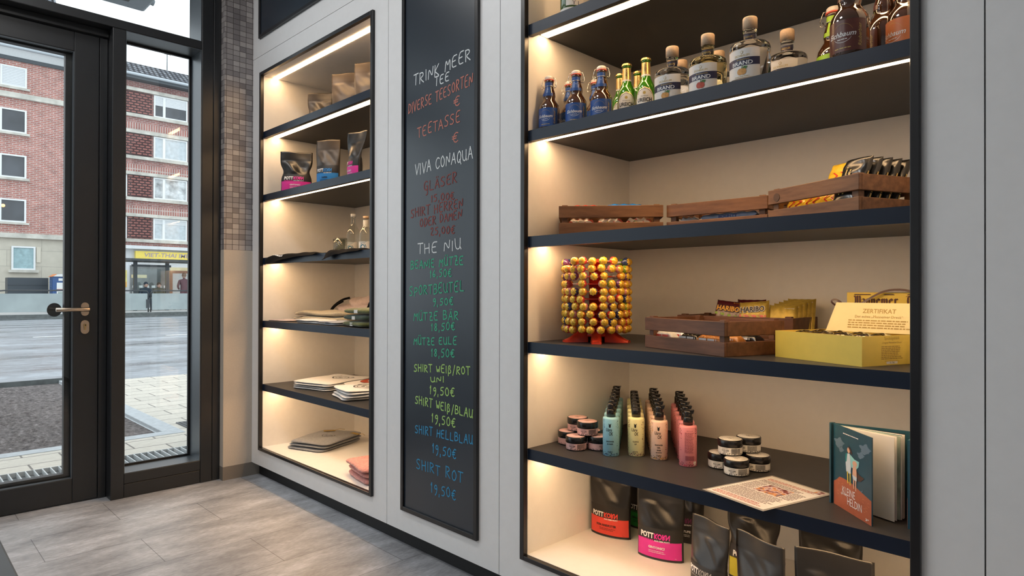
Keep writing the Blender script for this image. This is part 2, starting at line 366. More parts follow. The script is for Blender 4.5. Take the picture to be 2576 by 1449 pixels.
# ---------------------------------------------------------------- built-in shelf cabinets
SZ = [2.038, 1.6675, 1.298, 0.930, 0.5590]
def cabinet(x0, x1, label):
    """x0, x1: clear inside width"""
    t = thing('display_cabinet', label, 'shelf cabinet', ((x0 + x1) / 2, YW, 0.174))
    ox = -(x0 + x1) / 2; T = MB
    def pt(b, name, mt, par=None, **k):
        o = b.build(name, mt, par or t, loc=(ox, -YW, -0.174) if par is None else (0, 0, 0), **k); return o
    a, b_ = x0 - 0.019, x1 + 0.019; y0, y1 = 1.600, YW + 0.006
    fr = T()
    fr.box(a, x0, y0, y1, 0.174, 2.385).box(x1, b_, y0, y1, 0.174, 2.385).box(x0, x1, y0, y1, 0.174, 0.190).box(x0, x1, y0, y1, 2.366, 2.385)
    pt(fr, 'frame', m_frame, bevel=0.0015)
    yb = 2.23
    pt(T().box(x0 - 0.012, x0, y1 + 0.0005, yb, 0.1885, 2.368), 'side_panel', m_white)
    pt(T().box(x1, x1 + 0.012, y1 + 0.0005, yb, 0.1885, 2.368), 'side_panel', m_white)
    pt(T().box(x0 - 0.012, x1 + 0.012, yb, yb + 0.012, 0.176, 2.38), 'back_panel', m_white)
    pt(T().box(x0, x1, y1 + 0.0005, yb, 0.176, 0.190), 'bottom_panel', m_white)
    tp = pt(T().box(x0, x1, y1 + 0.0005, yb, 2.366, 2.38), 'top_panel', m_white)
    pt(T().box(x0 + 0.008, x1, 1.672, 1.704, 2.3635, 2.3659), 'led_strip', m_led, tp, label='glowing warm white light strip under the cabinet top')
    for z in SZ:
        sh = pt(T().prism([(1.62, z - 0.038), (1.62, z), (yb - 0.001, z), (yb - 0.001, z - 0.020), (1.640, z - 0.020), (1.640, z - 0.038)], x0 + 0.0005, x1 - 0.0005, 'x'), 'shelf', m_anth)
        pt(T().box(x0 + 0.0005, x1 - 0.0005, 1.6192, 1.6199, z - 0.038, z), 'edge_band', m_front_shade, sh)  # thin skin painting the shade onto the shelf front
        # prism on x uses (y, z) pairs
        pt(T().box(x0 + 0.008, x1 - 0.001, 1.6765, 1.7105, z - 0.0225, z - 0.0201), 'led_strip', m_led, sh)
    return t
cabinet(-3.697, -2.529, 'tall built-in shelf cabinet in black frame, left of the blackboard')
cabinet(-1.549, -0.380, 'tall built-in shelf cabinet in black frame, right of the blackboard')

# ---------------------------------------------------------------- blackboards
m_board = M('blackboard_paint', (0.010, 0.018, 0.031), 0.30, var=0.10, vscale=5, spec=0.7)
def board(x0, x1, z0, z1, label):
    t = thing('blackboard', label, 'blackboard', ((x0 + x1) / 2, YW, z0)); ox = -(x0 + x1) / 2
    fr = MB().box(x0, x0 + 0.019, 1.600, YW - 0.0005, z0, z1).box(x1 - 0.019, x1, 1.600, YW - 0.0005, z0, z1).box(x0 + 0.019, x1 - 0.019, 1.600, YW - 0.0005, z0, z0 + 0.019).box(x0 + 0.019, x1 - 0.019, 1.600, YW - 0.0005, z1 - 0.019, z1)
    fr.build('frame', m_frame, t, loc=(ox, -YW, -z0), bevel=0.0015)
    MB().box(x0 + 0.0192, x1 - 0.0192, YW - 0.006, YW - 0.001, z0 + 0.0192, z1 - 0.0192).build('writing_surface', m_board, t, loc=(ox, -YW, -z0))
    return t, ox
bb, bbx = board(-2.2830, -1.7940, 0.172, 2.385, 'tall narrow blackboard with coloured chalk price list between the two cabinets')
board(-3.7333, -2.528, 2.590, 3.10, 'empty black framed board above the left cabinet')
# handwriting: strokes on a 1 x 1 letter cell
ST = {'A': '0,0 .5,1 1,0;.2,.4 .8,.4', 'B': '.1,0 .1,1;.1,1 .7,.95 .75,.75 .6,.55 .1,.52;.6,.55 .95,.4 .9,.1 .1,0', 'C': '.95,.85 .6,1 .2,.8 .05,.4 .3,.05 .65,0 1,.2', 'D': '.1,0 .15,1;.05,1 .6,.95 .95,.6 .8,.2 .1,0', 'E': '.9,1 .1,1 .05,0 .9,.02;.08,.52 .7,.55', 'G': '.9,.85 .5,1 .1,.7 .1,.3 .5,.05 .9,.3 .9,.5 .55,.48;.9,.5 .85,-.3 .5,-.4', 'H': '.1,1 .1,0;.9,1 .9,0;.1,.5 .9,.55', 'I': '.5,1 .5,0', 'K': '.1,1 .1,0;.85,1 .12,.45 .95,0', 'L': '.1,1 .1,.03 .9,0', 'M': '0,0 .12,1 .5,.35 .88,1 1,0', 'N': '.05,0 .1,1 .88,.05 .95,1', 'O': '.5,1 .12,.8 .05,.35 .4,0 .85,.2 .95,.65 .5,1', 'P': '.1,0 .1,1;.1,1 .8,.95 .85,.6 .1,.45', 'Q': '.5,1 .1,.75 .1,.25 .5,0 .9,.3 .9,.75 .5,1;.6,.3 1,-.12', 'R': '.1,0 .12,1;.05,.98 .75,.95 .85,.65 .15,.48 .95,0', 'S': '.9,.9 .55,1 .15,.85 .2,.6 .75,.42 .85,.15 .5,0 .05,.1', 'T': '0,1 1,1;.5,1 .5,0', 'U': '.05,1 .1,.2 .45,0 .85,.15 .9,1;.9,.2 1,0', 'V': '0,1 .48,0 1,1', 'W': '0,1 .25,0 .5,.7 .75,0 1,1', 'Z': '.05,1 .9,1 .1,0 1,.03;.3,.5 .8,.5', '0': '.5,1 .1,.75 .1,.25 .5,0 .9,.25 .9,.75 .5,1', '1': '.2,.7 .6,1 .55,0', '2': '.1,.8 .5,1 .85,.75 .1,.02 .95,0', '5': '.9,1 .25,.98 .15,.58 .6,.62 .9,.35 .6,.02 .1,.05', '6': '.75,1 .25,.6 .1,.25 .5,0 .85,.2 .7,.45 .2,.35', '8': '.5,.52 .15,.75 .5,1 .85,.75 .5,.52 .1,.22 .5,0 .9,.22 .5,.52', '9': '.85,.6 .3,.5 .2,.8 .6,1 .88,.75 .8,.2 .4,-.15', ',': '.4,.08 .3,-.25', '/': '.1,-.2 .9,1.1', '€': '.95,.9 .55,1 .2,.6 .3,.1 .7,-.05 1,.12;0,.6 .75,.62;0,.38 .7,.4', 'ß': '.15,-.3 .15,.8 .5,1 .8,.8 .45,.55 .9,.3 .6,.02 .3,.05'}
ST['Ü'] = ST['U'] + ';.25,1.25 .3,1.15;.65,1.25 .7,1.15'; ST['Ä'] = ST['A'] + ';.3,1.25 .33,1.15;.65,1.25 .68,1.15'
NARROW = {'I': .3, ',': .4, '1': .55, ' ': .6, '/': .7}
CH = {k: M('chalk_' + k, c, 0.9, var=0.3, vscale=300) for k, c in dict(white=(0.70, 0.74, 0.76), coral=(0.52, 0.19, 0.15), red=(0.24, 0.065, 0.06), green=(0.06, 0.42, 0.25), lime=(0.38, 0.62, 0.18), blue=(0.04, 0.27, 0.50)).items()}
def chalk(txt, x0, z0, x1, z1, hgt, col, i):
    wd = [NARROW.get(c, 1.0) for c in txt]; tot = sum(wd) + 0.28 * (len(txt) - 1); L = x1 - x0; u = L / tot; rr = random.Random(i); x = 0; b = MB()
    def done(b):
        if b.f: b.build('chalk_lettering', CH[col], bb, loc=(bbx, 1.6068 - YW, -0.172), label=col + ' chalk writing')
        return MB()
    for c, q in zip(txt, wd):
        if c in ST:
            jy = rr.uniform(-.06, .06) * hgt; sk = rr.uniform(-.05, .12); hs = hgt * rr.uniform(.92, 1.08)
            for stroke in ST[c].split(';'):
                pts = [tuple(map(float, p.split(','))) for p in stroke.split()]
                if len(pts) > 3:                                   # round off the bends
                    for _ in range(2):
                        n = [pts[0]]
                        for p, r2 in zip(pts[:-1], pts[1:]): n += [(p[0] * .75 + r2[0] * .25, p[1] * .75 + r2[1] * .25), (p[0] * .25 + r2[0] * .75, p[1] * .25 + r2[1] * .75)]
                        pts = n + [pts[-1]]
                P = []
                for px, pz in pts:
                    xx = x0 + (x + (px + sk * pz) * q) * u; P.append(Vector((xx, 0, z0 + (z1 - z0) * (xx - x0) / L + pz * hs + jy)))
                for p, r2 in zip(P[:-1], P[1:]):
                    dv = (r2 - p)
                    if dv.length < 1e-5: continue
                    dv.normalize(); nn = Vector((-dv.z, 0, dv.x)) * 0.0023; e = dv * 0.0008
                    lay = Vector((0, -0.000004 * len(b.f), 0)); b.add([p - e + nn + lay, p - e - nn + lay, r2 + e - nn + lay, r2 + e + nn + lay], [(0, 1, 2, 3)])
        elif c == ' ': b = done(b)
        x += q + 0.28
    done(b)
chalk('TRINK MEER', -2.2056, 1.9662, -1.8406, 1.9874, 0.0453, 'white', 0)
chalk('TEE', -2.0624, 1.9358, -1.9688, 1.9383, 0.0355, 'white', 1)
chalk('DIVERSE TEESORTEN', -2.2418, 1.8560, -1.8288, 1.8908, 0.0423, 'coral', 2)
chalk('€', -1.9414, 1.8291, -1.9054, 1.8311, 0.0374, 'coral', 3)
chalk('TEETASSE', -2.1767, 1.7454, -1.9003, 1.7623, 0.0416, 'coral', 4)
chalk('€', -1.9506, 1.6873, -1.9143, 1.6876, 0.0359, 'coral', 5)
chalk('VIVA CONAQUA', -2.1925, 1.5897, -1.8277, 1.6086, 0.0450, 'white', 6)
chalk('GLÄSER', -2.1319, 1.5164, -1.9208, 1.5308, 0.0410, 'red', 7)
chalk('15,00€', -2.0864, 1.4678, -1.9374, 1.4675, 0.0292, 'red', 8)
chalk('SHIRT HERREN', -2.2225, 1.4137, -1.8848, 1.4285, 0.0370, 'red', 9)
chalk('ODER DAMEN', -2.1583, 1.3707, -1.8917, 1.3862, 0.0330, 'red', 10)
chalk('25,00€', -2.0884, 1.3335, -1.9344, 1.3336, 0.0292, 'red', 11)
chalk('THE NIU', -2.1742, 1.2607, -1.8935, 1.2666, 0.0414, 'white', 12)
chalk('BEANIE MÜTZE', -2.2214, 1.1988, -1.8792, 1.2080, 0.0336, 'green', 13)
chalk('16,50€', -2.0902, 1.1603, -1.9507, 1.1647, 0.0292, 'green', 14)
chalk('SPORTBEUTEL', -2.2293, 1.0830, -1.8741, 1.1072, 0.0386, 'green', 15)
chalk('9,50€', -2.0713, 1.0489, -1.9405, 1.0527, 0.0290, 'green', 16)
chalk('MÜTZE BÄR', -2.1978, 0.9817, -1.9090, 0.9963, 0.0333, 'green', 17)
chalk('18,50€', -2.0813, 0.9453, -1.9304, 0.9538, 0.0307, 'green', 18)
chalk('MÜTZE EULE', -2.1973, 0.8801, -1.9182, 0.9003, 0.0300, 'green', 19)
chalk('18,50€', -2.0808, 0.8388, -1.9324, 0.8499, 0.0307, 'green', 20)
chalk('SHIRT WEIß/ROT', -2.1967, 0.7703, -1.8381, 0.7891, 0.0299, 'lime', 21)
chalk('UNI', -2.0829, 0.7353, -1.9958, 0.7443, 0.0226, 'lime', 22)
chalk('19,50€', -2.0905, 0.6860, -1.9317, 0.6967, 0.0323, 'lime', 23)
chalk('SHIRT WEIß/BLAU', -2.1877, 0.6366, -1.8238, 0.6254, 0.0332, 'lime', 24)
chalk('19,50€', -2.0769, 0.5765, -1.9264, 0.5768, 0.0338, 'lime', 25)
chalk('SHIRT HELLBLAU', -2.1871, 0.5139, -1.8234, 0.5265, 0.0331, 'blue', 26)
chalk('19,50€', -2.0711, 0.4519, -1.9211, 0.4574, 0.0353, 'blue', 27)
chalk('SHIRT ROT', -2.1780, 0.3698, -1.8804, 0.3690, 0.0413, 'blue', 28)
chalk('19,50€', -2.0808, 0.2907, -1.9228, 0.2952, 0.0386, 'blue', 29)
# ================================================================ OUTSIDE
m_slab = brick('pale_paving_slabs', (0.60, 0.55, 0.48), (0.53, 0.49, 0.43), (0.20, 0.18, 0.165), 0.40, 0.235, 0.006, 'yx', 0.5, 2, 0.85, 25, 0.10, (0.1, 0.105, 0), bmp=0.4)
def road_mat():
    mt, nt, b = nodes('wet_asphalt')
    v = coords(nt, 'xyz', (1, 0.35, 1)); f = noise(nt, v, 0.9, 8, 0.7)
    c = ramp(nt, f, [(0.32, (0.08, 0.08, 0.085)), (0.43, (0.26, 0.275, 0.30)), (0.60, (0.37, 0.395, 0.43)), (0.75, (0.47, 0.49, 0.52))])
    g = ramp(nt, noise(nt, coords(nt, 'xyz', (1, 0.6, 1)), 7, 9, 0.75), [(0.3, (0.62, 0.62, 0.62)), (0.7, (1.22, 1.22, 1.22))])
    nt.links.new(mixc(nt, c, g, 1, 'MULTIPLY'), b.inputs['Base Color'])
    nt.links.new(ramp(nt, f, [(0.35, (0.18,) * 3), (0.6, (0.5,) * 3)]), b.inputs['Roughness']); return mt
m_kerb = M('light_grey_kerb', (0.42, 0.44, 0.46), 0.6, var=0.12, vscale=20)
m_dkerb = M('dark_wet_kerb', (0.10, 0.11, 0.11), 0.6, var=0.3, vscale=8)
struct('pavement', MB().box(-5.35, -4.88, -6, 5, -0.1, 0).box(-9.05, -5.35, 1.735, 5, -0.1, 0).box(-4.88, -4.10, 2.2, 5, -0.1, 0), m_slab)
struct('road', MB().box(-29.6, -9.47, -12, 1.735, -0.15, -0.004).box(-29.6, -9.05, 1.735, 26, -0.15, -0.004), road_mat())
struct('trim_6', MB().box(-5.48, -5.352, -6, 1.735, -0.1, 0.004).box(-9.43, -5.48, 1.605, 1.735, -0.1, 0.004), m_kerb, bevel=0.004)
struct('trim_7', MB().box(-9.47, -9.43, -6, 1.735, -0.1, 0.03), m_dkerb)
def soil(u, v):
    x = -9.43 + 3.95 * u; y = -5 + 6.6 * v
    h = 0.5 * math.sin(9 * x + 3 * y) * math.sin(7 * y - 2 * x) + 0.5 * math.sin(23 * x - 11 * y + 1) * math.sin(19 * y + 5 * x)
    e = min(1, 8 * u, 8 * (1 - u), 8 * (1 - v)); return (x, y, -0.03 + e * (0.035 + 0.03 * h + random.uniform(-0.013, 0.013)))
mt, nt, b = nodes('dark_bark_soil')
f = noise(nt, coords(nt), 26, 9, 0.75); nt.links.new(ramp(nt, f, [(0.35, (0.035, 0.025, 0.024)), (0.55, (0.20, 0.17, 0.165)), (0.70, (0.42, 0.38, 0.37))]), b.inputs['Base Color']); b.inputs['Roughness'].default_value = 0.9; bump(nt, b, f, 0.9, 0.03)
o = MB().grid(soil, 80, 120).build('planting_soil', mt); o['kind'] = 'stuff'; o['label'] = 'bare dark soil and bark of the planting bed outside the door'; o['category'] = 'soil'
# drain grating along the threshold
t = thing('drain_grate', 'long steel drain grating in the paving outside the door', 'drain grate', (-4.5, 0.5, -0.03))
MB().box(-0.38, 0.38, -5, 1.7, -0.04, 0.0).build('pan', M('dark_drain_pan', (0.16, 0.17, 0.175), 0.7, var=0.3, vscale=60), t)
gb = MB()
for i in range(64): gb.box(-0.37, 0.37, -1.1 + i * 0.042, -1.1 + i * 0.042 + 0.006, 0.001, 0.030)
gb.build('bars', M('galvanised_steel', (0.60, 0.62, 0.63), 0.4, metal=0.3), t)
MB().box(-0.38, -0.372, -5, 1.7, 0.001, 0.030).box(0.372, 0.40, -5, 1.7, 0.001, 0.030).build('edge_frame', MATS['galvanised_steel'], t)
t = thing('gully_cover', 'small slotted gully cover in the paving beyond the kerb', 'drain cover', (-5.62, 1.88, 0))
MB().box(-0.14, 0.14, -0.09, 0.09, 0.0, 0.008).build('plate', M('cast_iron', (0.09, 0.095, 0.10), 0.5, metal=0.4), t)
sl = MB()
for i in range(5): sl.box(-0.12, 0.12, -0.075 + i * 0.032, -0.075 + i * 0.032 + 0.012, 0.0081, 0.010)
sl.build('slots', m_gasket, t)
for i, (x, y, l) in enumerate(((-18.6, 3.3, 1.3), (-17.2, 5.7, 1.2))):
    tag(MB().box(x, x + 0.14, y - l / 2, y + l / 2, -0.0035, 0.0).build('lane_mark', M('road_paint', (0.75, 0.77, 0.78), 0.7)), ['white lane mark on the road seen through the door', 'white lane mark on the road seen through the side light'][i], 'road marking')
for i, x in enumerate((-23.6, -25.0)):
    tag(MB().box(x, x + 0.10, -12, 26, -0.0035, 0.002).build('tram_rail', m_dkerb), ['tram rail in the road, the nearer of two', 'tram rail in the road, the one by the platform'][i], 'rail')
struct('platform', MB().box(-36.2, -30.0, -12, 26, -0.15, 0.16), M('platform_paving', (0.55, 0.55, 0.54), 0.8, var=0.08, vscale=3))
struct('trim_8', MB().box(-30.0, -29.75, -12, 26, -0.15, 0.17).box(-29.6, -29.3, -12, 26, -0.14, 0.05), m_dkerb)
# platform railing: frosted panes between posts
m_frost = M('frosted_glass', (0.31, 0.355, 0.36), 0.25, var=0.10, vscale=1.6)
m_steel = M('dark_railing_steel', (0.06, 0.065, 0.07), 0.4, metal=0.5)
for i, y in enumerate((-1.97, 0.63, 3.23, 5.83, 8.43, 11.03)):
    lab = ['far left of the street view', 'left of the door pane', 'left half of the door pane', 'before the ticket machine', 'before the two seated people', 'before the standing person'][i]
    t = thing('platform_railing', 'frosted glass railing bay of the tram platform, ' + lab, 'railing', (-30.6, y - 2.6, 0.16), 0, 'frosted platform railings')
    MB().box(-0.02, 0.02, 0.10, 2.52, 0.09, 0.80).build('pane', m_frost, t)
    MB().tube([(0, 2.56, 0), (0, 2.56, 0.80), (0, 2.50, 0.90), (0, 2.3, 0.92), (0, 0.3, 0.92), (0, 0.10, 0.90), (0, 0.05, 0.80), (0, 0.05, 0)], 0.028, 8).build('rail', m_steel, t)
    MB().box(-0.05, 0.05, 2.47, 2.60, 0.18, 0.55).build('clamp', m_steel, t)
# tram stop shelter
t = thing('tram_shelter', 'dark tram stop shelter with curved lattice roof in front of the snack bar', 'shelter', (-33, 8.5, 0.16))
for y in (0, 1.34): MB().box(-0.07, 0.07, y - 0.07, y + 0.07, 0, 2.26).build('post', m_steel, t)
MB().box(-0.05, 0.05, -0.15, 1.5, 2.02, 2.12).build('beam', m_steel, t)
rf = MB()
for k in range(28): rf.box(-0.9, 0.9, -2.6 + k * 0.23, -2.6 + k * 0.23 + 0.10, 2.27, 2.32)
rf.box(-0.95, -0.88, -2.6, 4.0, 2.26, 2.36).box(0.88, 0.95, -2.6, 4.0, 2.26, 2.36)
rf.build('roof', m_steel, t)
MB().box(-0.9, 0.9, -2.6, 4.0, 2.325, 2.34).build('roof_pane', M('roof_glazing', (0.35, 0.40, 0.41), 0.2), t)
MB().box(-0.62, -0.60, 0.1, 1.25, 0.30, 1.95).build('back_pane', thin_glass('shelter_glass', (0.86, 0.90, 0.90)), t)
MB().box(-0.35, 0.05, -0.15, 1.6, 0.42, 0.47).build('bench', m_steel, t)
t = thing('poster_case', 'lit poster case with orange frame beside the tram shelter', 'poster case', (-33.3, 11.1, 0.16))
fr = MB().box(-0.08, 0.08, -1.05, 1.1, 0.55, 1.88); fr.build('case', M('orange_brown_case', (0.42, 0.20, 0.12), 0.5), t)
MB().box(0.081, 0.09, -0.95, 1.0, 0.62, 1.75).build('poster', M('white_poster', (0.66, 0.66, 0.64), 0.6), t)
MB().box(0.091, 0.094, 0.62, 0.95, 0.68, 1.05).box(0.091, 0.094, 0.65, 0.9, 1.25, 1.55, 1).build('print', [M('green_print', (0.12, 0.42, 0.12), 0.6), M('grey_print', (0.3, 0.3, 0.32), 0.6)], t)
MB().box(-0.05, 0.05, -0.9, -0.8, 0, 0.549).box(-0.05, 0.05, 0.8, 0.9, 0, 0.549).build('legs', m_steel, t)
# ticket machine
t = thing('ticket_machine', 'blue ticket machine with orange edge standing on the platform', 'ticket machine', (-33, 5.75, 0.16))
m_tb = M('machine_blue', (0.030, 0.085, 0.24), 0.4); m_to = M('machine_orange', (0.75, 0.25, 0.08), 0.5); m_tw = M('machine_white', (0.72, 0.73, 0.73), 0.5)
MB().box(-0.35, 0.35, -0.42, 0.55, 0, 1.50).build('body', m_tb, t, bevel=0.02)
MB().prism([(-0.45, 1.505), (0.58, 1.505), (0.58, 1.64), (0.1, 1.64), (-0.30, 1.59)], -0.37, 0.40, 'x').build('hood', m_tw, t)
MB().prism([(-0.47, 1.501), (-0.44, 1.495), (-0.28, 1.60), (-0.30, 1.615)], -0.37, 0.41, 'x').build('hood_edge', m_to, t)
tm = plane_map((0.3525, 0, 0), (0, 1, 0), (0, 0, 1))
pn = MB().box(0.351, 0.36, -0.28, 0.56, 0.97, 1.25).box(0.351, 0.36, -0.28, 0.56, 0.60, 0.93)
pn.box(0.3601, 0.362, -0.24, 0.22, 0.64, 0.86, 1).box(0.3601, 0.362, -0.28, 0.56, 0.965, 0.98, 2).box(0.3601, 0.362, -0.18, -0.02, 0.68, 0.78, 3).box(0.3601, 0.362, 0.0, 0.18, 0.70, 0.79, 3)
pn.box(0.3601, 0.362, -0.22, 0.1, 1.33, 1.43).build('panels', [m_tw, M('screen_picture', (0.30, 0.36, 0.34), 0.4), m_to, m_tb], t)
MB().text('Tickets', plane_map((0.41, 0, 0), (0, 1, 0), (0, 0, 1)), H=0.07, m=0, x=0.4, y=1.57).build('lettering', m_tb, t)
MB().text('Fahrkarten', plane_map((0, -0.4225, 0.85), (0, 0, 1), (1, 0, 0)), W=1.0, H=0.12).build('side_lettering', m_tw, t)
# dark cabinet in front of the house
tag(MB().box(-34.6, -33.9, 3.98, 5.38, 0.5, 1.62).box(-33.899, -33.88, 3.98, 5.38, 1.30, 1.32).box(-34.5, -34.0, 3.9, 4.7, 0.16, 0.5).build('switch_cabinet', M('anthracite_steel_box', (0.04, 0.052, 0.065), 0.5)), 'low dark grey steel cabinet in front of the left house', 'cabinet')
# ---------------------------------------------------------------- houses
m_brickL = brick('red_brick', (0.44, 0.19, 0.155), (0.36, 0.15, 0.13), (0.50, 0.44, 0.41), 0.25, 0.084, 0.012, 'yz', 0.5, 2, 0.85, 3, 0.22, bmp=0.2)
m_brickR = brick('dark_red_brick', (0.36, 0.155, 0.135), (0.26, 0.115, 0.105), (0.40, 0.35, 0.33), 0.25, 0.084, 0.011, 'yz', 0.5, 2, 0.85, 3, 0.22, bmp=0.2)
m_rel = brick('relief_brick', (0.34, 0.14, 0.12), (0.28, 0.12, 0.105), (0.07, 0.04, 0.04), 0.26, 0.13, 0.035, 'yz', 0.5, 2, 0.85, 5, 0.2, bmp=1)
m_sold = brick('soldier_brick', (0.40, 0.17, 0.145), (0.30, 0.13, 0.115), (0.46, 0.40, 0.37), 0.115, 0.40, 0.022, 'yz', 0, 2, 0.85, 3, 0.2, bmp=0.2)
m_sand = brick('sandstone_render', (0.56, 0.52, 0.44), (0.52, 0.48, 0.41), (0.40, 0.37, 0.32), 2.1, 0.72, 0.012, 'yz', 0.4, 2, 0.9, 4, 0.07, bmp=0.1)
m_ledge = M('weathered_stone_ledge', (0.52, 0.50, 0.45), 0.85, var=0.25, vscale=2)
m_roof = brick('grey_roof_tile', (0.27, 0.285, 0.315), (0.13, 0.14, 0.165), (0.03, 0.03, 0.035), 0.24, 0.30, 0.055, 'yz', 0.5, 2, 0.9, 6, 0.3, bmp=0.8, spec=0.1)
m_wht = M('white_window_frame', (0.72, 0.74, 0.75), 0.5)
m_pane = M('dim_window_pane', (0.05, 0.055, 0.065), 0.06, var=0.5, vscale=0.8, spec=0.6)
m_curt = M('net_curtain', (0.50, 0.55, 0.58), 0.7, var=0.12, vscale=6)
m_cteal = M('teal_curtain', (0.30, 0.43, 0.46), 0.7, var=0.2, vscale=5)
m_shut = M('roller_shutter', (0.62, 0.64, 0.66), 0.6, var=0.03)
m_zinc = M('zinc_pipe', (0.46, 0.50, 0.54), 0.45, metal=0.3)
m_dark = M('dark_timber_eave', (0.075, 0.085, 0.095), 0.7)
def win(par, X, y0, y1, z0, z1, split=None, shut=0.0, glass=None, deep=True):
    """window in a facade at X facing +x: frame > pane, shutter"""
    f = MB(); t = 0.07; xf = X + 0.06
    f.box(X, xf, y0, y0 + t, z0, z1).box(X, xf, y1 - t, y1, z0, z1).box(X, xf, y0 + t, y1 - t, z0, z0 + t).box(X, xf, y0 + t, y1 - t, z1 - t, z1)
    if split: ys = y0 + (y1 - y0) * split; f.box(X, xf, ys - 0.06, ys + 0.06, z0 + t, z1 - t)
    o = f.build('window', m_wht, par); o.parent = par; o.location = (-par.location.x, -par.location.y, -par.location.z)
    MB().box(X + 0.002, X + 0.015, y0 + t, y1 - t, z0 + t, z1 - t).build('pane', glass or m_pane, o)
    if shut:
        s = MB(); h = (z1 - z0) * shut; n = max(2, int(h / 0.07))
        for k in range(n): s.box(X + 0.017, X + 0.035, y0 + t, y1 - t, z1 - h + k * h / n + 0.006, z1 - h + (k + 1) * h / n)
        s.build('shutter', m_shut, o)
    return o
def part(mb, name, mt, par, **k):
    o = mb.build(name, mt, par, **k); o.location = (-par.location.x, -par.location.y, -par.location.z); return o
XL_ = -36.0
hl = thing('brick_house', 'red brick house with pale stone ground floor across the street, on the left', 'house', (XL_, 3, 0))
part(MB().box(-42, XL_, -8, 6.36, 3.42, 11.46), 'brick_wall', m_brickL, hl)
part(MB().box(-42, XL_ - 0.03, -8, 6.30, 0, 3.419), 'ground_floor_wall', m_sand, hl)
part(MB().box(XL_ + 0.001, XL_ + 0.16, -8, 6.4, 9.66, 9.90), 'ledge', m_ledge, hl)
part(MB().box(XL_ + 0.001, XL_ + 0.16, -8, 6.4, 3.42, 3.64), 'ledge', m_ledge, hl)
part(MB().box(XL_ + 0.001, XL_ + 0.10, -8, 6.38, 11.34, 11.53), 'eave_board', m_dark, hl)
part(MB().add([(XL_ + 0.10, -8, 11.5), (XL_ + 0.10, 6.38, 11.5), (XL_ + 0.45, 6.38, 11.78), (XL_ + 0.45, -8, 11.78), (XL_ + 0.10, -8, 11.84), (XL_ + 0.10, 6.38, 11.84)], [(0, 1, 2, 3), (3, 2, 5, 4), (1, 5, 2), (0, 3, 4), (0, 4, 5, 1)]), 'soffit', m_wht, hl)
part(MB().tube([(XL_ + 0.58, -8, 11.80), (XL_ + 0.58, 6.5, 11.80)], 0.09, 10), 'gutter', m_zinc, hl)
part(MB().tube([(XL_ + 0.56, 6.5, 11.75), (XL_ + 0.45, 6.55, 11.1), (XL_ + 0.12, 6.52, 10.7), (XL_ + 0.12, 6.52, 0.2)], 0.075, 10), 'downpipe', m_zinc, hl)
part(MB().add([(XL_ + 0.60, -8, 11.88), (XL_ + 0.60, 6.5, 11.88), (-40.5, 6.5, 16.8), (-40.5, -8, 16.8), (XL_ + 0.60, -8, 11.76), (XL_ + 0.60, 6.5, 11.76), (-40.5, 6.5, 16.6), (-40.5, -8, 16.6)], [(0, 1, 2, 3), (4, 7, 6, 5), (0, 4, 5, 1), (1, 5, 6, 2), (2, 6, 7, 3), (3, 7, 4, 0)]), 'roof', m_roof, hl)
for z0, z1, sh in ((10.16, 11.08, 0.92), (8.12, 9.18, 0), (6.10, 7.14, 0), (4.12, 5.16, 0)):
    for y0 in (3.92, 1.3):
        win(hl, XL_, y0, y0 + 0.95, z0, z1, None, sh)
        part(MB().box(XL_, XL_ + 0.12, y0 - 0.08, y0 + 1.06, z0 - 0.10, z0 - 0.001), 'window_sill', m_ledge, hl)
win(hl, XL_, 4.35, 5.22, 2.0, 3.06, None, 0, m_cteal)
part(MB().box(XL_ - 0.03, XL_ + 0.12, 4.25, 5.34, 1.88, 1.999), 'window_sill', m_ledge, hl)
part(MB().box(XL_, XL_ + 0.006, 5.26, 5.42, 2.35, 3.05), 'render_patch', M('pale_render', (0.62, 0.57, 0.48), 0.9), hl)
part(MB().sphere((XL_ + 0.03, 4.05, 4.83), 0.075), 'lit_lamp', M('window_lamp', (1, .6, .3), 0.5, emit=(1, 0.45, 0.18), estr=1.5), hl)
XR_ = -36.3
hr = thing('brick_apartment_house', 'dark red brick apartment house with snack bar on the ground floor', 'house', (XR_, 11, 0))
part(MB().box(-42, XR_, 6.62, 22, 3.30, 11.62), 'brick_wall', m_brickR, hr)
part(MB().box(-42, XR_ - 0.15, 6.62, 22, 0, 3.299), 'shop_front_wall', M('white_shop_render', (0.66, 0.68, 0.72), 0.8), hr)
part(MB().box(XR_ - 0.14, XR_ + 0.22, 6.62, 22, 3.18, 3.34), 'ledge', M('white_fascia', (0.66, 0.68, 0.70), 0.7), hr)
for z in (11.22, 9.92, 9.10, 7.80, 7.00, 5.72, 4.90, 3.62):
    part(MB().box(XR_ + 0.001, XR_ + 0.14, 6.62, 22, z - 0.10, z + 0.06), 'ledge', m_ledge, hr)
for z in (9.16, 7.06, 4.96):
    part(MB().box(XR_ + 0.001, XR_ + 0.03, 6.62, 22, z, z + 0.38), 'soldier_course', m_sold, hr)
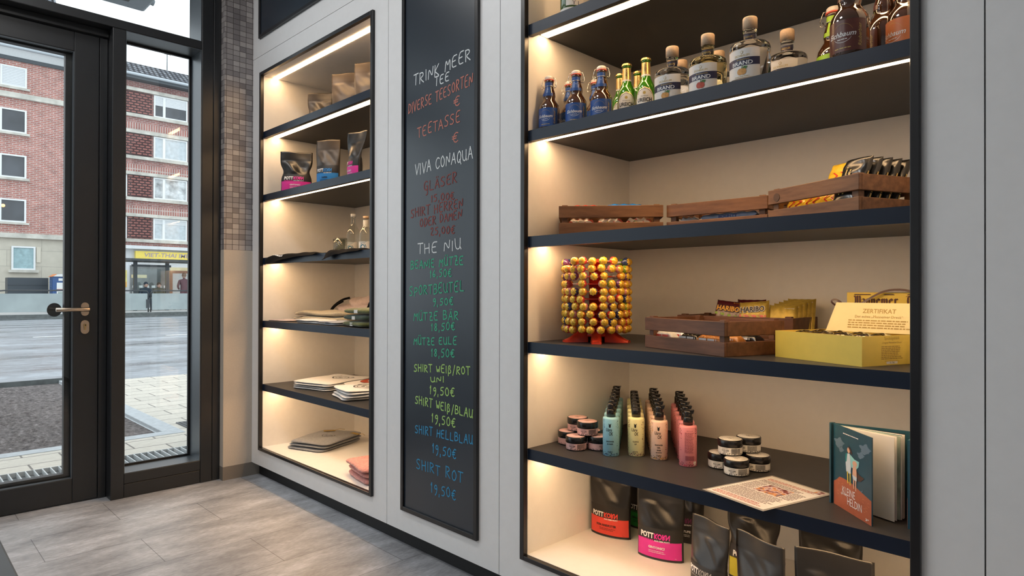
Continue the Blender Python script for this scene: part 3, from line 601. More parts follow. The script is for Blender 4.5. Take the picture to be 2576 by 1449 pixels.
for i, (z0, z1, sh, gl) in enumerate(((9.98, 11.10, 0.45, None), (7.86, 8.98, 0, m_curt), (5.78, 6.88, 0, M('reflecting_pane', (0.45, 0.47, 0.48), 0.15, var=0.6, vscale=2.5)), (3.68, 4.78, 0.26, m_curt))):
    for y0 in (10.15, 14.6):
        win(hr, XR_, y0, y0 + 1.62, z0, z1, 0.30, sh, gl)
    part(MB().box(XR_ + 0.001, XR_ + 0.07, 7.6 if i < 2 else 9.0, 10.06, z0 + 0.04, z1 - 0.0), 'relief_panel', m_rel, hr)
    part(MB().box(XR_ + 0.001, XR_ + 0.07, 11.86, 14.5, z0 + 0.04, z1 - 0.0), 'relief_panel', m_rel, hr)
    if i >= 2: win(hr, XR_, 7.9, 8.95, z0, z1, None, 0, m_curt)
part(MB().box(XR_, XR_ + 0.55, 6.62, 22, 11.62, 11.78), 'eave', m_dark, hr)
part(MB().tube([(XR_ + 0.6, 6.62, 11.82), (XR_ + 0.6, 22, 11.82)], 0.08, 8), 'gutter', m_zinc, hr)
part(MB().add([(XR_ + 0.65, 6.6, 11.86), (XR_ + 0.65, 22, 11.86), (-38.9, 22, 13.35), (-38.9, 6.6, 13.35), (XR_ + 0.65, 6.6, 11.78), (XR_ + 0.65, 22, 11.78), (-38.9, 22, 13.2), (-38.9, 6.6, 13.2)], [(0, 1, 2, 3), (4, 7, 6, 5), (0, 4, 5, 1), (1, 5, 6, 2), (2, 6, 7, 3), (3, 7, 4, 0)]), 'roof', m_roof, hr)
part(MB().tube([(-38.9, 11.55, 13.3), (-38.9, 11.55, 14.65)], 0.022, 6).tube([(-38.9, 11.4, 14.25), (-38.9, 11.75, 14.25)], 0.02, 6), 'aerial', m_steel, hr)
# snack bar
part(MB().box(XR_ - 0.149, XR_ + 0.06, 9.35, 14.5, 2.66, 3.08), 'sign_board', M('yellow_sign', (0.86, 0.68, 0.13), 0.5), hr)
part(MB().text('VIET-THAI IMBISS', plane_map((XR_ + 0.068, 0, 0), (0, 1, 0), (0, 0, 1)), W=2.55, H=0.21, x=11.02, y=2.90, shear=0.15, bold=0.012), 'sign_lettering', M('violet_grey_letters', (0.36, 0.30, 0.38), 0.6), hr)
m_lit = M('lit_shop_window', (0.3, 0.28, 0.2), 0.3, emit=(0.72, 0.62, 0.34), estr=0.55, var=0.5, vscale=1.5)
part(MB().box(XR_ - 0.149, XR_ - 0.10, 9.15, 10.95, 0.5, 2.35), 'shop_window', M('shop_pane', (0.16, 0.17, 0.17), 0.15, var=0.5, vscale=1.2), hr)
part(MB().box(XR_ - 0.099, XR_ - 0.09, 9.2, 9.9, 1.72, 1.88).box(XR_ - 0.099, XR_ - 0.09, 11.0, 14.0, 1.95, 2.3), 'lit_menu_board', m_lit, hr)
part(MB().box(XR_ - 0.149, XR_ - 0.09, 7.4, 9.0, 1.25, 2.1).box(XR_ - 0.0899, XR_ - 0.085, 7.4, 9.0, 1.26, 1.52, 1).box(XR_ - 0.0899, XR_ - 0.085, 7.5, 8.95, 0.75, 1.15, 2), 'shop_poster', [M('yellow_poster', (0.80, 0.70, 0.22), 0.6, var=0.2, vscale=3), M('orange_poster', (0.80, 0.42, 0.10), 0.6, var=0.3, vscale=6), m_tw], hr)
tb = MB()
for k in range(6):
    for z in (1.22, 0.92): tb.box(XR_ - 0.0899, XR_ - 0.08, 9.25 + k * 0.29, 9.42 + k * 0.29, z, z + 0.12)
part(tb, 'menu_cards', m_tw, hr)
# ---------------------------------------------------------------- people at the tram stop
def body(name, label, loc, rz, joints, links, mt, head, hair, legs=None):
    t = thing(name, label, 'person', loc, rz)
    me = bpy.data.meshes.new('figure'); ks = list(joints); me.from_pydata([joints[k][0] for k in ks], [(ks.index(a), ks.index(c)) for a, c in links], [])
    o = bpy.data.objects.new('figure', me); COL.objects.link(o); o.parent = t
    s = o.modifiers.new('skin', 'SKIN'); s.use_smooth_shade = True
    for i, k in enumerate(ks): me.skin_vertices[0].data[i].radius = (joints[k][1], joints[k][1] * 0.8)
    me.skin_vertices[0].data[0].use_root = True
    o.modifiers.new('sub', 'SUBSURF').levels = 1; me.materials.append(mt)
    hx, hy2, hz2 = head
    MB().sphere((hx, hy2, hz2), 0.105, 14, 0, (0.95, 0.82, 1.15), 10).sphere((hx + 0.095, hy2, hz2 - 0.01), 0.02).sphere((hx, hy2 + 0.088, hz2), 0.022).sphere((hx, hy2 - 0.088, hz2), 0.022).build('head', M('skin', (0.50, 0.32, 0.25), 0.6), t)
    MB().sphere((hx - 0.012, hy2, hz2 + 0.03), 0.112, 14, 0, (0.96, 0.88, 1.02), 8).build('hair' if hair[1] == 0 else 'cap', hair[0], t)
    return t
def standing(s=1.0):
    J = dict(p=((0, 0, .92), .15), s=((0, 0, 1.15), .16), c=((0, 0, 1.36), .17), n=((0, 0, 1.47), .065), k=((.01, 0, 1.54), .06))
    for q, y in (('l', 1), ('r', -1)):
        J.update({q + 's': ((0, y * .20, 1.38), .085), q + 'e': ((.02, y * .27, 1.12), .07), q + 'w': ((.16, y * .17, .98), .05), q + 'h': ((0, y * .10, .86), .11), q + 'k': ((.01, y * .11, .48), .075), q + 'a': ((-.02, y * .11, .09), .05), q + 't': ((.13, y * .12, .04), .04)})
    Lk = [('p', 's'), ('s', 'c'), ('c', 'n'), ('n', 'k')]
    for q in 'lr': Lk += [('c', q + 's'), (q + 's', q + 'e'), (q + 'e', q + 'w'), ('p', q + 'h'), (q + 'h', q + 'k'), (q + 'k', q + 'a'), (q + 'a', q + 't')]
    return J, Lk
def seated():
    J = dict(p=((0, 0, .55), .16), s=((.02, 0, .76), .17), c=((.05, 0, .95), .17), n=((.07, 0, 1.05), .065), k=((.08, 0, 1.10), .06))
    for q, y in (('l', 1), ('r', -1)):
        J.update({q + 's': ((.05, y * .20, .96), .085), q + 'e': ((.12, y * .28, .72), .07), q + 'w': ((.30, y * .14, .66), .05), q + 'h': ((.06, y * .11, .53), .11), q + 'k': ((.46, y * .13, .50), .08), q + 'a': ((.44, y * .13, .08), .05), q + 't': ((.57, y * .14, .04), .04)})
    Lk = [('p', 's'), ('s', 'c'), ('c', 'n'), ('n', 'k')]
    for q in 'lr': Lk += [('c', q + 's'), (q + 's', q + 'e'), (q + 'e', q + 'w'), ('p', q + 'h'), (q + 'h', q + 'k'), (q + 'k', q + 'a'), (q + 'a', q + 't')]
    return J, Lk
m_navy = M('navy_coat', (0.020, 0.035, 0.055), 0.8, sheen=0.2)
J, Lk = seated()
body('person', 'person in a dark coat and cap seated on the bench at the tram stop', (-33.12, 8.95, 0.16), 0, J, Lk, m_navy, (.10, 0, 1.19), (m_navy, 1))
body('person', 'person in an olive jacket seated on the right of the bench', (-33.12, 9.5, 0.16), 0, J, Lk, M('olive_jacket', (0.09, 0.085, 0.06), 0.8), (.10, 0, 1.17), (M('brown_hair', (0.10, 0.07, 0.05), 0.7), 0))
J, Lk = standing()
body('person', 'person in a maroon jacket standing before the poster case, back turned', (-32.55, 10.45, 0.16), PI, J, Lk, M('maroon_jacket', (0.13, 0.065, 0.075), 0.8), (.015, 0, 1.63), (M('short_brown_hair', (0.22, 0.14, 0.10), 0.7), 0))
# ---------------------------------------------------------------- canopy lamp over the entrance
t = thing('entrance_canopy', 'grey box canopy over the shop entrance, seen through the top light', 'canopy', (-4.75, 0.2, 3.2))
mc = M('canopy_sheet', (0.16, 0.185, 0.21), 0.5, var=0.06)
MB().box(-0.64, 0.62, -1.6, 1.24, 0, 0.22).build('canopy_box', mc, t, bevel=0.02)
MB().box(-0.50, 0.50, -1.4, 1.10, -0.006, -0.0005).build('joint', m_gasket, t)
MB().box(-0.455, 0.455, -1.355, 1.055, -0.010, -0.0065).build('soffit_panel', mc, t)
MB().tube([(-0.56, 1.20, 0.08), (-0.56, 1.285, 0.06)], 0.022, 10).build('drain_spout', mc, t)
# ================================================================ GOODS ON THE SHELVES
ORD = ['first', 'second', 'third', 'fourth', 'fifth', 'sixth', 'seventh', 'eighth', 'ninth', 'tenth', 'eleventh', 'twelfth', 'thirteenth', 'fourteenth', 'fifteenth', 'sixteenth']
def superell(b, c, a, ex, ez, nu=36, nv=12, m=0, fn=None):
    """rounded slab; a = half sizes, ex / ez = squareness"""
    def sp(v, p): return math.copysign(abs(v) ** (2 / p), v)
    def P(u, v):
        th = 2 * PI * u; ph = -PI / 2 + PI * v; cv = sp(math.cos(ph), ez)
        x = a[0] * cv * sp(math.cos(th), ex); y = a[1] * cv * sp(math.sin(th), ex); z = a[2] * sp(math.sin(ph), ez)
        if fn: x, y, z = fn(x, y, z)
        return (c[0] + x, c[1] + y, c[2] + z)
    b.grid(P, nu, nv, m); return b
def wob(x, y, s, f=20): return math.sin(f * x + s) * math.sin(f * 1.3 * y + 2 * s) + 0.5 * math.sin(2.3 * f * x - f * y + s * 3)

# ---------------------------------------------------------------- swing-top beer bottles
m_amber = M('amber_glass', (0.060, 0.022, 0.008), 0.06, var=0.1, spec=0.8, coat=1.0)
m_wire = M('steel_wire', (0.6, 0.58, 0.55), 0.25, metal=1)
m_cer = M('white_stopper', (0.72, 0.66, 0.60), 0.35); m_red = M('red_gasket', (0.75, 0.12, 0.07), 0.5)
m_blue = M('blue_label', (0.020, 0.075, 0.28), 0.35, var=0.15); m_ink = M('white_ink', (0.82, 0.82, 0.82), 0.5); m_goldink = M('gold_ink', (0.50, 0.36, 0.10), 0.4)
m_brn = M('copper_brown_label', (0.11, 0.035, 0.028), 0.3, var=0.15); m_lime = M('lime_label', (0.32, 0.55, 0.02), 0.4, var=0.15); m_orange = M('orange_label', (0.55, 0.16, 0.05), 0.4)
SWP = [(0, 0.002), (0.031, 0), (0.0365, 0.006), (0.0365, 0.078), (0.0345, 0.089), (0.027, 0.102), (0.0215, 0.110), (0.0205, 0.115), (0.0222, 0.122), (0.0215, 0.132), (0.0175, 0.146), (0.0150, 0.158), (0.0148, 0.170), (0.0165, 0.172), (0.0165, 0.177), (0.012, 0.179)]
def swing_bottle(label, lab_m, big, side, loc, rz, group, s=1.0, neck_m=None, word='Eichbaum'):
    t = thing('swing_top_bottle', label, 'bottle', loc, rz, group)
    P = [(r * s, z * s) for r, z in SWP]
    MB().lathe(P, 32).build('glass_bottle', m_amber, t)
    r = 0.0369 * s; A = R(72)
    lb = MB().lathe([(r, 0.012 * s), (r, 0.076 * s)], 24, 0, True, (0, 0), -PI / 2 - A, -PI / 2 + A)
    cm = cyl_map(r + 0.0004, 0)
    if word: lb.text(word, cm, W=0.056 * s, m=1, x=-0.002 * s, y=0.047 * s, shear=0.35, bold=0.01)
    arc = [(0.021 * s * math.cos(a), 0.047 * s + 0.021 * s * math.sin(a)) for a in [R(20 + 140 * i / 14) for i in range(15)]]
    for p, q in zip(arc[:-1], arc[1:]): lb.add([cm(p[0], p[1]), cm(q[0], q[1]), cm(q[0], q[1] + 0.0006), cm(p[0], p[1] + 0.0006)], [(0, 1, 2, 3)], 2)
    arc = [(0.018 * s * math.cos(a), 0.044 * s + 0.014 * s * math.sin(a)) for a in [R(-160 + 140 * i / 14) for i in range(15)]]
    for p, q in zip(arc[:-1], arc[1:]): lb.add([cm(p[0], p[1]), cm(q[0], q[1]), cm(q[0], q[1] + 0.0009), cm(p[0], p[1] + 0.0009)], [(0, 1, 2, 3)], 1)
    lb.lines(cm, -0.010 * s, 0.010 * s, 0.036 * s, 1, 0.004, 0.0014 * s, 1, 0)
    lb.lines(cm, -0.016 * s, 0.016 * s, 0.018 * s, 1, 0.004, 0.0018 * s, 2, 0)
    cv = lambda x, y: cm(0.033 * s - y, 0.043 * s + x)
    if side: lb.text(side, cv, W=0.046 * s, m=2, shear=0.3)
    lb.build('label', [lab_m, m_ink, m_goldink], t)
    nk = MB(); A2 = R(62)
    nr = lambda r_: r_ + 0.0005 * s
    nk.lathe([(nr(0.0222) * s, 0.121 * s), (nr(0.0217) * s, 0.131 * s)], 14, 0, True, (0, 0), -PI / 2 - R(58), -PI / 2 + R(58))
    nk.lathe([(nr(0.0217) * s, 0.131 * s), (nr(0.0176) * s, 0.1455 * s), (nr(0.0152) * s, 0.1575 * s)], 14, 0, True, (0, 0), -PI / 2 - R(36), -PI / 2 + R(36))
    nk.lathe([(nr(0.0152) * s, 0.1575 * s), (nr(0.0150) * s, 0.170 * s)], 14, 0, True, (0, 0), -PI / 2 - R(66), -PI / 2 + R(66))
    cn = lambda x, y: ((0.0180 * s + 0.0046 * s * max(0, (0.146 * s - y - x * 0) / (0.025 * s)) - (y > 0.146 * s) * 0.002 * s) * math.sin(x / (0.018 * s)), -(0.0182 * s + 0.0046 * s * max(0, (0.146 * s - y) / (0.025 * s)) - (y > 0.146 * s) * 0.0022 * s) * math.cos(x / (0.018 * s)), y)
    nk.text(big, lambda x, y: cn(-y, 0.142 * s + x), W=0.026 * s, H=0.007 * s, m=1, shear=0.3)
    nk.build('neck_label', [neck_m or lab_m, m_ink], t)
    st = MB().lathe([(0, 0.1785 * s), (0.0150 * s, 0.1785 * s), (0.0165 * s, 0.182 * s), (0.0160 * s, 0.190 * s), (0.013 * s, 0.193 * s), (0, 0.1935 * s)], 20).build('stopper', m_cer, t)
    MB().lathe([(0.0160 * s, 0.1765 * s), (0.0178 * s, 0.178 * s), (0.0178 * s, 0.1805 * s), (0.0150 * s, 0.182 * s)], 20).build('rubber_ring', m_red, st)
    wr = MB()
    for sg in (-1, 1):
        wr.tube([(sg * 0.0165 * s, 0, 0.187 * s), (sg * 0.022 * s, 0, 0.186 * s), (sg * 0.0255 * s, -0.001, 0.176 * s), (sg * 0.0285 * s, -0.003 * s, 0.164 * s), (sg * 0.0275 * s, -0.006 * s, 0.152 * s), (sg * 0.023 * s, -0.006 * s, 0.149 * s), (sg * 0.021 * s, -0.003 * s, 0.156 * s), (sg * 0.0235 * s, 0, 0.163 * s), (sg * 0.026 * s, 0, 0.160 * s)], 0.0011 * s, 6)
    wr.tube([(0.0162 * s * math.cos(a) * 1.02 * (1.25 if abs(math.cos(a)) > .95 else 1.1), 0.0172 * s * math.sin(a), 0.156 * s) for a in [2 * PI * i / 20 for i in range(20)]], 0.0010 * s, 6, 0, True)
    wr.build('wire_bail', m_wire, t)
    return t
ZB = 1.6675
G = 'blue labelled swing top beers'
b0 = swing_bottle('blue labelled swing-top beer bottle standing nearest the left cabinet wall', m_blue, 'Eichbaum', 'Kellerbier', (-1.507, 1.682, ZB), R(20), G)
for loc, lb, rz in (((-1.402, 1.703, ZB), 'blue labelled swing-top beer bottle in the middle of the front three', 30), ((-1.313, 1.728, ZB), 'blue labelled swing-top beer bottle at front, next to the green bottles', 24), ((-1.492, 1.775, ZB), 'blue labelled swing-top beer bottle behind, between the first and second front ones', 22), ((-1.412, 1.822, ZB), 'blue labelled swing-top beer bottle behind, between the second and third front ones', 28)):
    dup(b0, loc, R(rz), lb)
G = 'large dark swing top bottles'
S = 1.185
swing_bottle('big dark bottle with copper brown label in front at the right shelf end', m_brn, 'Eichbaum', 'Räuberbier', (-0.527, 1.682, ZB), R(-4), G, S)
bq = swing_bottle('big dark bottle with its label turned away, right of the copper brown labelled one', m_brn, 'Eichbaum', 'Räuberbier', (-0.478, 1.790, ZB), R(-80), G, S)
swing_bottle('big dark bottle with orange label, half hidden by the right cabinet frame', m_orange, 'Eichbaum', '', (-0.4245, 1.760, ZB), R(-28), G, S, None)
bl = swing_bottle('big dark bottle with lime green label, left behind the copper brown one', m_lime, 'Eichbaum', '', (-0.632, 1.886, ZB), R(12), G, S)
dup(bl, (-0.527, 1.972, ZB), R(8), 'big dark bottle with lime green neck label, farthest back in the right corner')
# ---------------------------------------------------------------- green crown-cap bottles
m_green = M('green_glass', (0.07, 0.33, 0.012), 0.05, var=0.1, spec=0.8, coat=1, trans=0.4, ior=1.4); m_foil = M('gold_foil', (0.72, 0.52, 0.20), 0.3, metal=0.75, var=0.2); m_paper = M('white_paper', (0.78, 0.75, 0.70), 0.6, var=0.03); m_black = M('black_print', (0.012, 0.014, 0.014), 0.5)
t = thing('beer_bottle', 'green crown-cap beer bottle in front, on the left beside the blue labels', 'bottle', (-1.268, 1.757, ZB), R(32), 'green beer bottles')
t.location = (-1.262, 1.800, ZB)
MB().lathe([(0, 0.003), (0.027, 0), (0.031, 0.004), (0.031, 0.100), (0.0295, 0.110), (0.022, 0.126), (0.0165, 0.138), (0.0145, 0.150), (0.0135, 0.192), (0.0150, 0.1925), (0.0150, 0.197), (0.0135, 0.199)], 32).build('glass_bottle', m_green, t)
lb = MB(); cm = cyl_map(0.0314, 0.060)
def oval_lab(b, cmap, w_, h_, z0, m): b.grid(lambda u, v: cmap(w_ * (2 * u - 1) * math.sqrt(max(0, 1 - max(0, (2 * v - 1)) ** 2)), z0 + h_ * (v - 0.5)), 16, 14, m)
oval_lab(lb, cm, 0.0335, 0.092, 0.0, 2); oval_lab(lb, cyl_map(0.0317, 0.060), 0.0315, 0.088, 0.0, 0)
c2 = cyl_map(0.0321, 0.067)
lb.text('UREICH', c2, W=0.050, H=0.013, m=1, y=-0.004, bold=0.03).text('EICHBAUM', c2, W=0.024, H=0.004, m=1, y=0.008).text('Premium Pils', c2, W=0.030, m=3, y=-0.019, shear=0.3)
lb.poly([(0.005 * math.cos(a), 0.0185 + 0.005 * math.sin(a)) for a in [2 * PI * i / 16 for i in range(16)]], c2, 3)
for i in range(13):
    a = R(25 + 130 * i / 12); lb.poly([(0.026 * math.cos(a) + q[0] * 0.0012, 0.006 + 0.026 * math.sin(a) + q[1] * 0.0012) for q in ((-1, -1), (1, -1), (1, 1), (-1, 1))], c2, 1)
lb.build('label', [m_paper, m_black, m_foil, m_goldink], t)
nk = MB().lathe([(0.0152, 0.148), (0.0141, 0.190)], 28).lathe([(0.0155, 0.1455), (0.0152, 0.151)], 28, 1); cn = cyl_map(0.0152, 0.171)
nk.text('UREICH', lambda x, y: cn(-y, x), W=0.026, H=0.007, m=2)
nk.build('neck_foil', [m_foil, m_paper, m_black], t)
cap = MB().grid(lambda u, v: ((0.0172 - 0.0016 * v + 0.0007 * math.cos(21 * 2 * PI * u) * (1 - v)) * math.cos(2 * PI * u), (0.0172 - 0.0016 * v + 0.0007 * math.cos(21 * 2 * PI * u) * (1 - v)) * math.sin(2 * PI * u), 0.1985 + 0.0065 * v), 84, 3, 0).lathe([(0.0156, 0.205), (0.012, 0.2068), (0, 0.207)], 28)
cap.build('crown_cap', m_foil, t)
for loc, lb_, rz in (((-1.186, 1.800, ZB), 'green crown-cap beer bottle in front, on the right towards the clear bottles', 24), ((-1.337, 1.868, ZB), 'green crown-cap beer bottle behind, mostly hidden by a blue labelled bottle', 40), ((-1.278, 1.890, ZB), 'green crown-cap beer bottle behind, between the two front green ones', 45)):
    dup(t, loc, R(rz), lb_)
# ---------------------------------------------------------------- squat clear spirit bottles
m_clear = M('clear_glass', (0.96, 0.97, 0.97), 0.02, var=0.0, trans=1.0, ior=1.25); m_amb = M('straw_spirit_glass', (0.98, 0.88, 0.50), 0.02, var=0.0, trans=1.0, ior=1.25)
m_cork = M('wooden_stopper', (0.62, 0.45, 0.30), 0.5, var=0.1, vscale=200); m_navy2 = M('navy_print', (0.018, 0.020, 0.065), 0.45); m_cream = M('cream_label', (0.74, 0.72, 0.69), 0.5, var=0.03); m_leaf = M('leaf_green_print', (0.05, 0.16, 0.04), 0.5)
def spirit(label, fruit, glass, loc, rz):
    t = thing('spirit_bottle', label, 'bottle', loc, rz, 'squat spirit bottles')
    MB().lathe([(0, 0.004), (0.050, 0.002), (0.0535, 0.006), (0.0535, 0.104), (0.052, 0.111), (0.047, 0.116), (0.022, 0.1205), (0.0175, 0.124), (0.0168, 0.150), (0.0182, 0.151), (0.0182, 0.156), (0.016, 0.158), (0.0, 0.158)], 40).build('glass_bottle', glass, t)
    lb = MB().lathe([(0.0540, 0.014), (0.0540, 0.092)], 24, 0, True, (0, 0), -PI / 2 - R(55), -PI / 2 + R(50)).lathe([(0.0543, 0.046), (0.0543, 0.067)], 24, 1, True, (0, 0), -PI / 2 - R(55), -PI / 2 + R(50))
    cm = cyl_map(0.0547, 0)
    lb.text('BRAND', cm, W=0.058, H=0.0105, m=2, y=0.053, x=0.0, bold=0.015).text('Brennmeister', cm, W=0.036, m=4, y=0.063, x=0.004, shear=0.3).text('EICHBAUM', cm, W=0.040, H=0.006, m=4, y=0.073)
    lb.poly([(0.004 * math.cos(a), 0.082 + 0.004 * math.sin(a)) for a in [2 * PI * i / 14 for i in range(14)]], cm, 4).poly([(0.0028 * math.cos(a), 0.082 + 0.0028 * math.sin(a)) for a in [2 * PI * i / 14 for i in range(14)]], cyl_map(0.0550, 0), 0)
    for dx in (-0.004, 0.004): lb.poly([(dx + 0.0085 * math.cos(a), 0.030 + 0.009 * math.sin(a)) for a in [2 * PI * i / 20 for i in range(20)]], cyl_map(0.0549 + dx * 0.02, 0), 3)
    lb.poly([(0.002, 0.039), (0.012, 0.036), (0.016, 0.043), (0.007, 0.044)], cyl_map(0.0552, 0), 5).poly([(-0.001, 0.038), (0.001, 0.038), (0.003, 0.047), (0.0015, 0.047)], cyl_map(0.0552, 0), 5)
    lb.lines(cm, -0.02, 0.02, 0.0165, 1, 0.003, 0.0014, 4, 0)
    lb.build('label', [m_cream, m_navy2, m_ink, fruit, m_goldink, m_leaf], t)
    MB().lathe([(0.0171, 0.126), (0.0171, 0.1415)], 24, 0, True, (0, 0), -PI / 2 - R(80), -PI / 2 + R(80)).text('EICHBAUM', cyl_map(0.0175, 0.134), W=0.026, H=0.006, m=1).build('neck_label', [m_navy2, m_goldink], t)
    MB().lathe([(0, 0.1585), (0.0172, 0.1585), (0.0172, 0.1605), (0.0195, 0.161), (0.0195, 0.187), (0.018, 0.190), (0, 0.190)], 24).build('stopper', m_cork, t)
    return t
m_pear = M('apricot_print', (0.62, 0.30, 0.07), 0.5, var=0.2, vscale=150); m_appl = M('red_fruit_print', (0.50, 0.07, 0.035), 0.5, var=0.2, vscale=150)
s1 = spirit('clear squat spirit bottle with apricot label, in front next to the green beers', m_pear, m_clear, (-1.051, 1.739, ZB), R(8))
spirit('squat bottle of straw yellow spirit with red fruit on the label', m_appl, m_amb, (-0.926, 1.727, ZB), R(6))
dup(s1, (-0.787, 1.702, ZB), R(2), 'clear squat spirit bottle with apricot label, tallest in view at the shelf front')
dup(s1, (-0.748, 1.857, ZB), R(2), 'clear squat spirit bottle standing farther back near the big dark bottles')
dup(s1, (-1.092, 1.862, ZB), R(5), 'clear squat spirit bottle behind the apricot one beside the green beers')
dup(s1, (-0.968, 1.872, ZB), R(5), 'clear squat spirit bottle behind the straw yellow one')
# top shelf, only their feet in the picture
t = thing('wine_bottle', 'green bottle with white foot at the left of the top shelf', 'bottle', (-1.388, 1.662, 2.038), R(20))
MB().lathe([(0, 0.004), (0.037, 0.0), (0.039, 0.004), (0.039, 0.19), (0.03, 0.225), (0.015, 0.25), (0.014, 0.29), (0, 0.29)], 32).build('glass_bottle', M('olive_glass', (0.05, 0.10, 0.01), 0.06, coat=1), t)
MB().lathe([(0.0394, 0.0005), (0.0394, 0.010)], 32).build('foot_band', m_paper, t)
lb = MB().lathe([(0.0395, 0.016), (0.0395, 0.11)], 20, 0, True, (0, 0), -PI / 2 - R(10), -PI / 2 + R(100)); cm = cyl_map(0.0399, 0)
lb.text('T L', cm, W=0.03, H=0.012, m=1, x=0.03, y=0.024); lb.build('label', [m_paper, m_navy2], t)
# ---------------------------------------------------------------- pump bottles in four rows
m_cap = M('black_plastic', (0.010, 0.010, 0.011), 0.22, spec=0.6)
def pump(kind, label, body, acc, lines_, loc, rz, pumped=True):
    t = thing('pump_bottle', label, 'bottle', loc, rz, kind)
    MB().lathe([(0, 0.001), (0.025, 0.0), (0.0275, 0.003), (0.0275, 0.122), (0.026, 0.1265), (0.018, 0.128), (0, 0.128)], 30).build('bottle_body', body, t)
    lb = MB(); cm = cyl_map(0.0279, 0); rr = random.Random(len(kind))
    for i in range(300):                               # flecks along foot and edges
        if i < 170: x, y = rr.uniform(-PI, PI) * 0.0279, 0.004 + abs(rr.gauss(0, 0.005))
        elif i < 270: x, y = rr.choice((-1, 1)) * rr.uniform(0.024, 0.055), rr.uniform(0.01, 0.121)
        else: x, y = rr.choice((-1, 1)) * rr.uniform(0.021, 0.03), rr.uniform(0.095, 0.121)
        q = rr.uniform(0.0006, 0.0015); lb.poly([(x - q, y - q * .6), (x + q * .8, y - q), (x + q, y + q * .7), (x - q * .5, y + q)], cm, 2 if rr.random() < 0.55 else 0)
    if lines_ != 'back':
        hd = [(-.35, 1.0), (-.1, .78), (.1, .78), (.35, 1.0), (.42, .9), (.3, .72), (.28, .2), (.12, 0), (-.12, 0), (-.28, .2), (-.3, .72), (-.42, .9)]
        lb.poly([(p[0] * 0.011 - 0.001, 0.096 + p[1] * 0.014) for p in hd], cm, 0)
        lb.text('Uare', cm, W=0.020, H=0.011, m=0, x=-0.004, y=0.089, shear=0.2, bold=0.01).text('OK', cm, W=0.013, H=0.012, m=0, x=0.003, y=0.076, shear=0.2, bold=0.02)
        y = 0.050
        for i, s in enumerate(lines_):
            lb.text(s, cm, H=0.0048, m=0, x=0, y=y, bold=0.03); y -= 0.0082
        lb.poly([(-0.014, 0.0565), (0.014, 0.0565), (0.014, 0.0569), (-0.014, 0.0569)], cm, 0).lines(cm, -0.008, 0.008, 0.017, 2, 0.003, 0.0012, 0, 0)
    else:
        lb.text('#BeYourself', cm, W=0.020, m=1, x=0.004, y=0.113).lines(cm, -0.012, 0.018, 0.106, 18, 0.0036, 0.0014, 1, 0.25).lines(cm, -0.010, 0.020, 0.034, 9, 0.0016, 0.0008, 1, 0.1)
        lb.poly([(0.016, 0.006), (0.026, 0.006), (0.026, 0.018), (0.016, 0.018)], cm, 3)
    lb.build('label_print', [m_black, M('wine_print', (0.20, 0.02, 0.05), 0.5), acc, m_paper], t)
    h = 0.128
    p = MB().lathe([(0, h), (0.0150, h), (0.0152, h + 0.024), (0.0140, h + 0.026), (0.0, h + 0.026)], 22)
    p.build('pump_collar', m_cap, t)
    if pumped:
        MB().lathe([(0.0122, h + 0.0265), (0.0124, h + 0.034), (0.0128, h + 0.035), (0.0128, h + 0.043), (0.010, h + 0.046), (0, h + 0.0465)], 20).prism([(0.002, h + 0.0352), (0.0150, h + 0.0362), (0.0185, h + 0.0470), (0.002, h + 0.0458)], -0.0085, 0.0085, 'y').build('pump_head', m_cap, t)
    else:
        MB().lathe([(0.0149, h + 0.0265), (0.0147, h + 0.029), (0.013, h + 0.0305), (0, h + 0.031)], 20).build('cap_top', m_cap, t)
    return t
ZE = 0.5590
m_sh1 = M('sky_blue_bottle', (0.27, 0.55, 0.68), 0.3, var=0.03); m_sh2 = M('pale_yellow_bottle', (0.80, 0.77, 0.42), 0.3, var=0.03); m_sh3 = M('peach_pink_bottle', (0.80, 0.57, 0.46), 0.3, var=0.03); m_sh4 = M('rose_pink_bottle', (0.74, 0.27, 0.30), 0.3, var=0.03)
m_a1 = M('blue_flecks', (0.03, 0.12, 0.32), 0.5); m_a2 = M('mixed_dark_flecks', (0.30, 0.10, 0.10), 0.5); m_a3 = M('orange_flecks', (0.75, 0.36, 0.05), 0.5); m_a4 = M('crimson_flecks', (0.48, 0.03, 0.08), 0.5)
ROWS = [('light blue pump bottles', 'light blue', m_sh1, m_a1, ['SHOWER', '& HAIR'], (-1.293, 1.757), (-1.510, 2.085), True),
        ('pale yellow bottles', 'pale yellow', m_sh2, m_a2, ['CLEAN', 'UP'], (-1.233, 1.816), (-1.448, 2.118), False),
        ('peach pink pump bottles', 'peach pink', m_sh3, m_a3, ['SHOWER', 'GEL', 'true', 'tangerine'], (-1.153, 1.830), (-1.378, 2.140), True),
        ('rose pink pump bottles', 'rose pink', m_sh4, m_a4, 'back', (-1.045, 1.825), (-1.268, 2.145), True)]
POS = ['at the front of its row', 'second from the front of its row', 'third from the front of its row', 'fourth from the front of its row', 'second from the back of its row', 'at the very back of its row']
for g, cn_, body_, acc, ln, a, c, pm in ROWS:
    first = None
    for k in range(6):
        f = k / 5; x = a[0] + (c[0] - a[0]) * f; y = a[1] + (c[1] - a[1]) * f
        lb = cn_ + (' pump bottle ' if pm else ' flat-capped bottle ') + POS[k]
        turn = R(30) if ln != 'back' else R(34)
        if not first: first = pump(g, lb, body_, acc, ln, (x, y, ZE), turn, pm)
        else: dup(first, (x, y, ZE), turn + R((0, 9, -30, 24, 50, -12)[k] if pm else 3 * (k % 3)), lb)
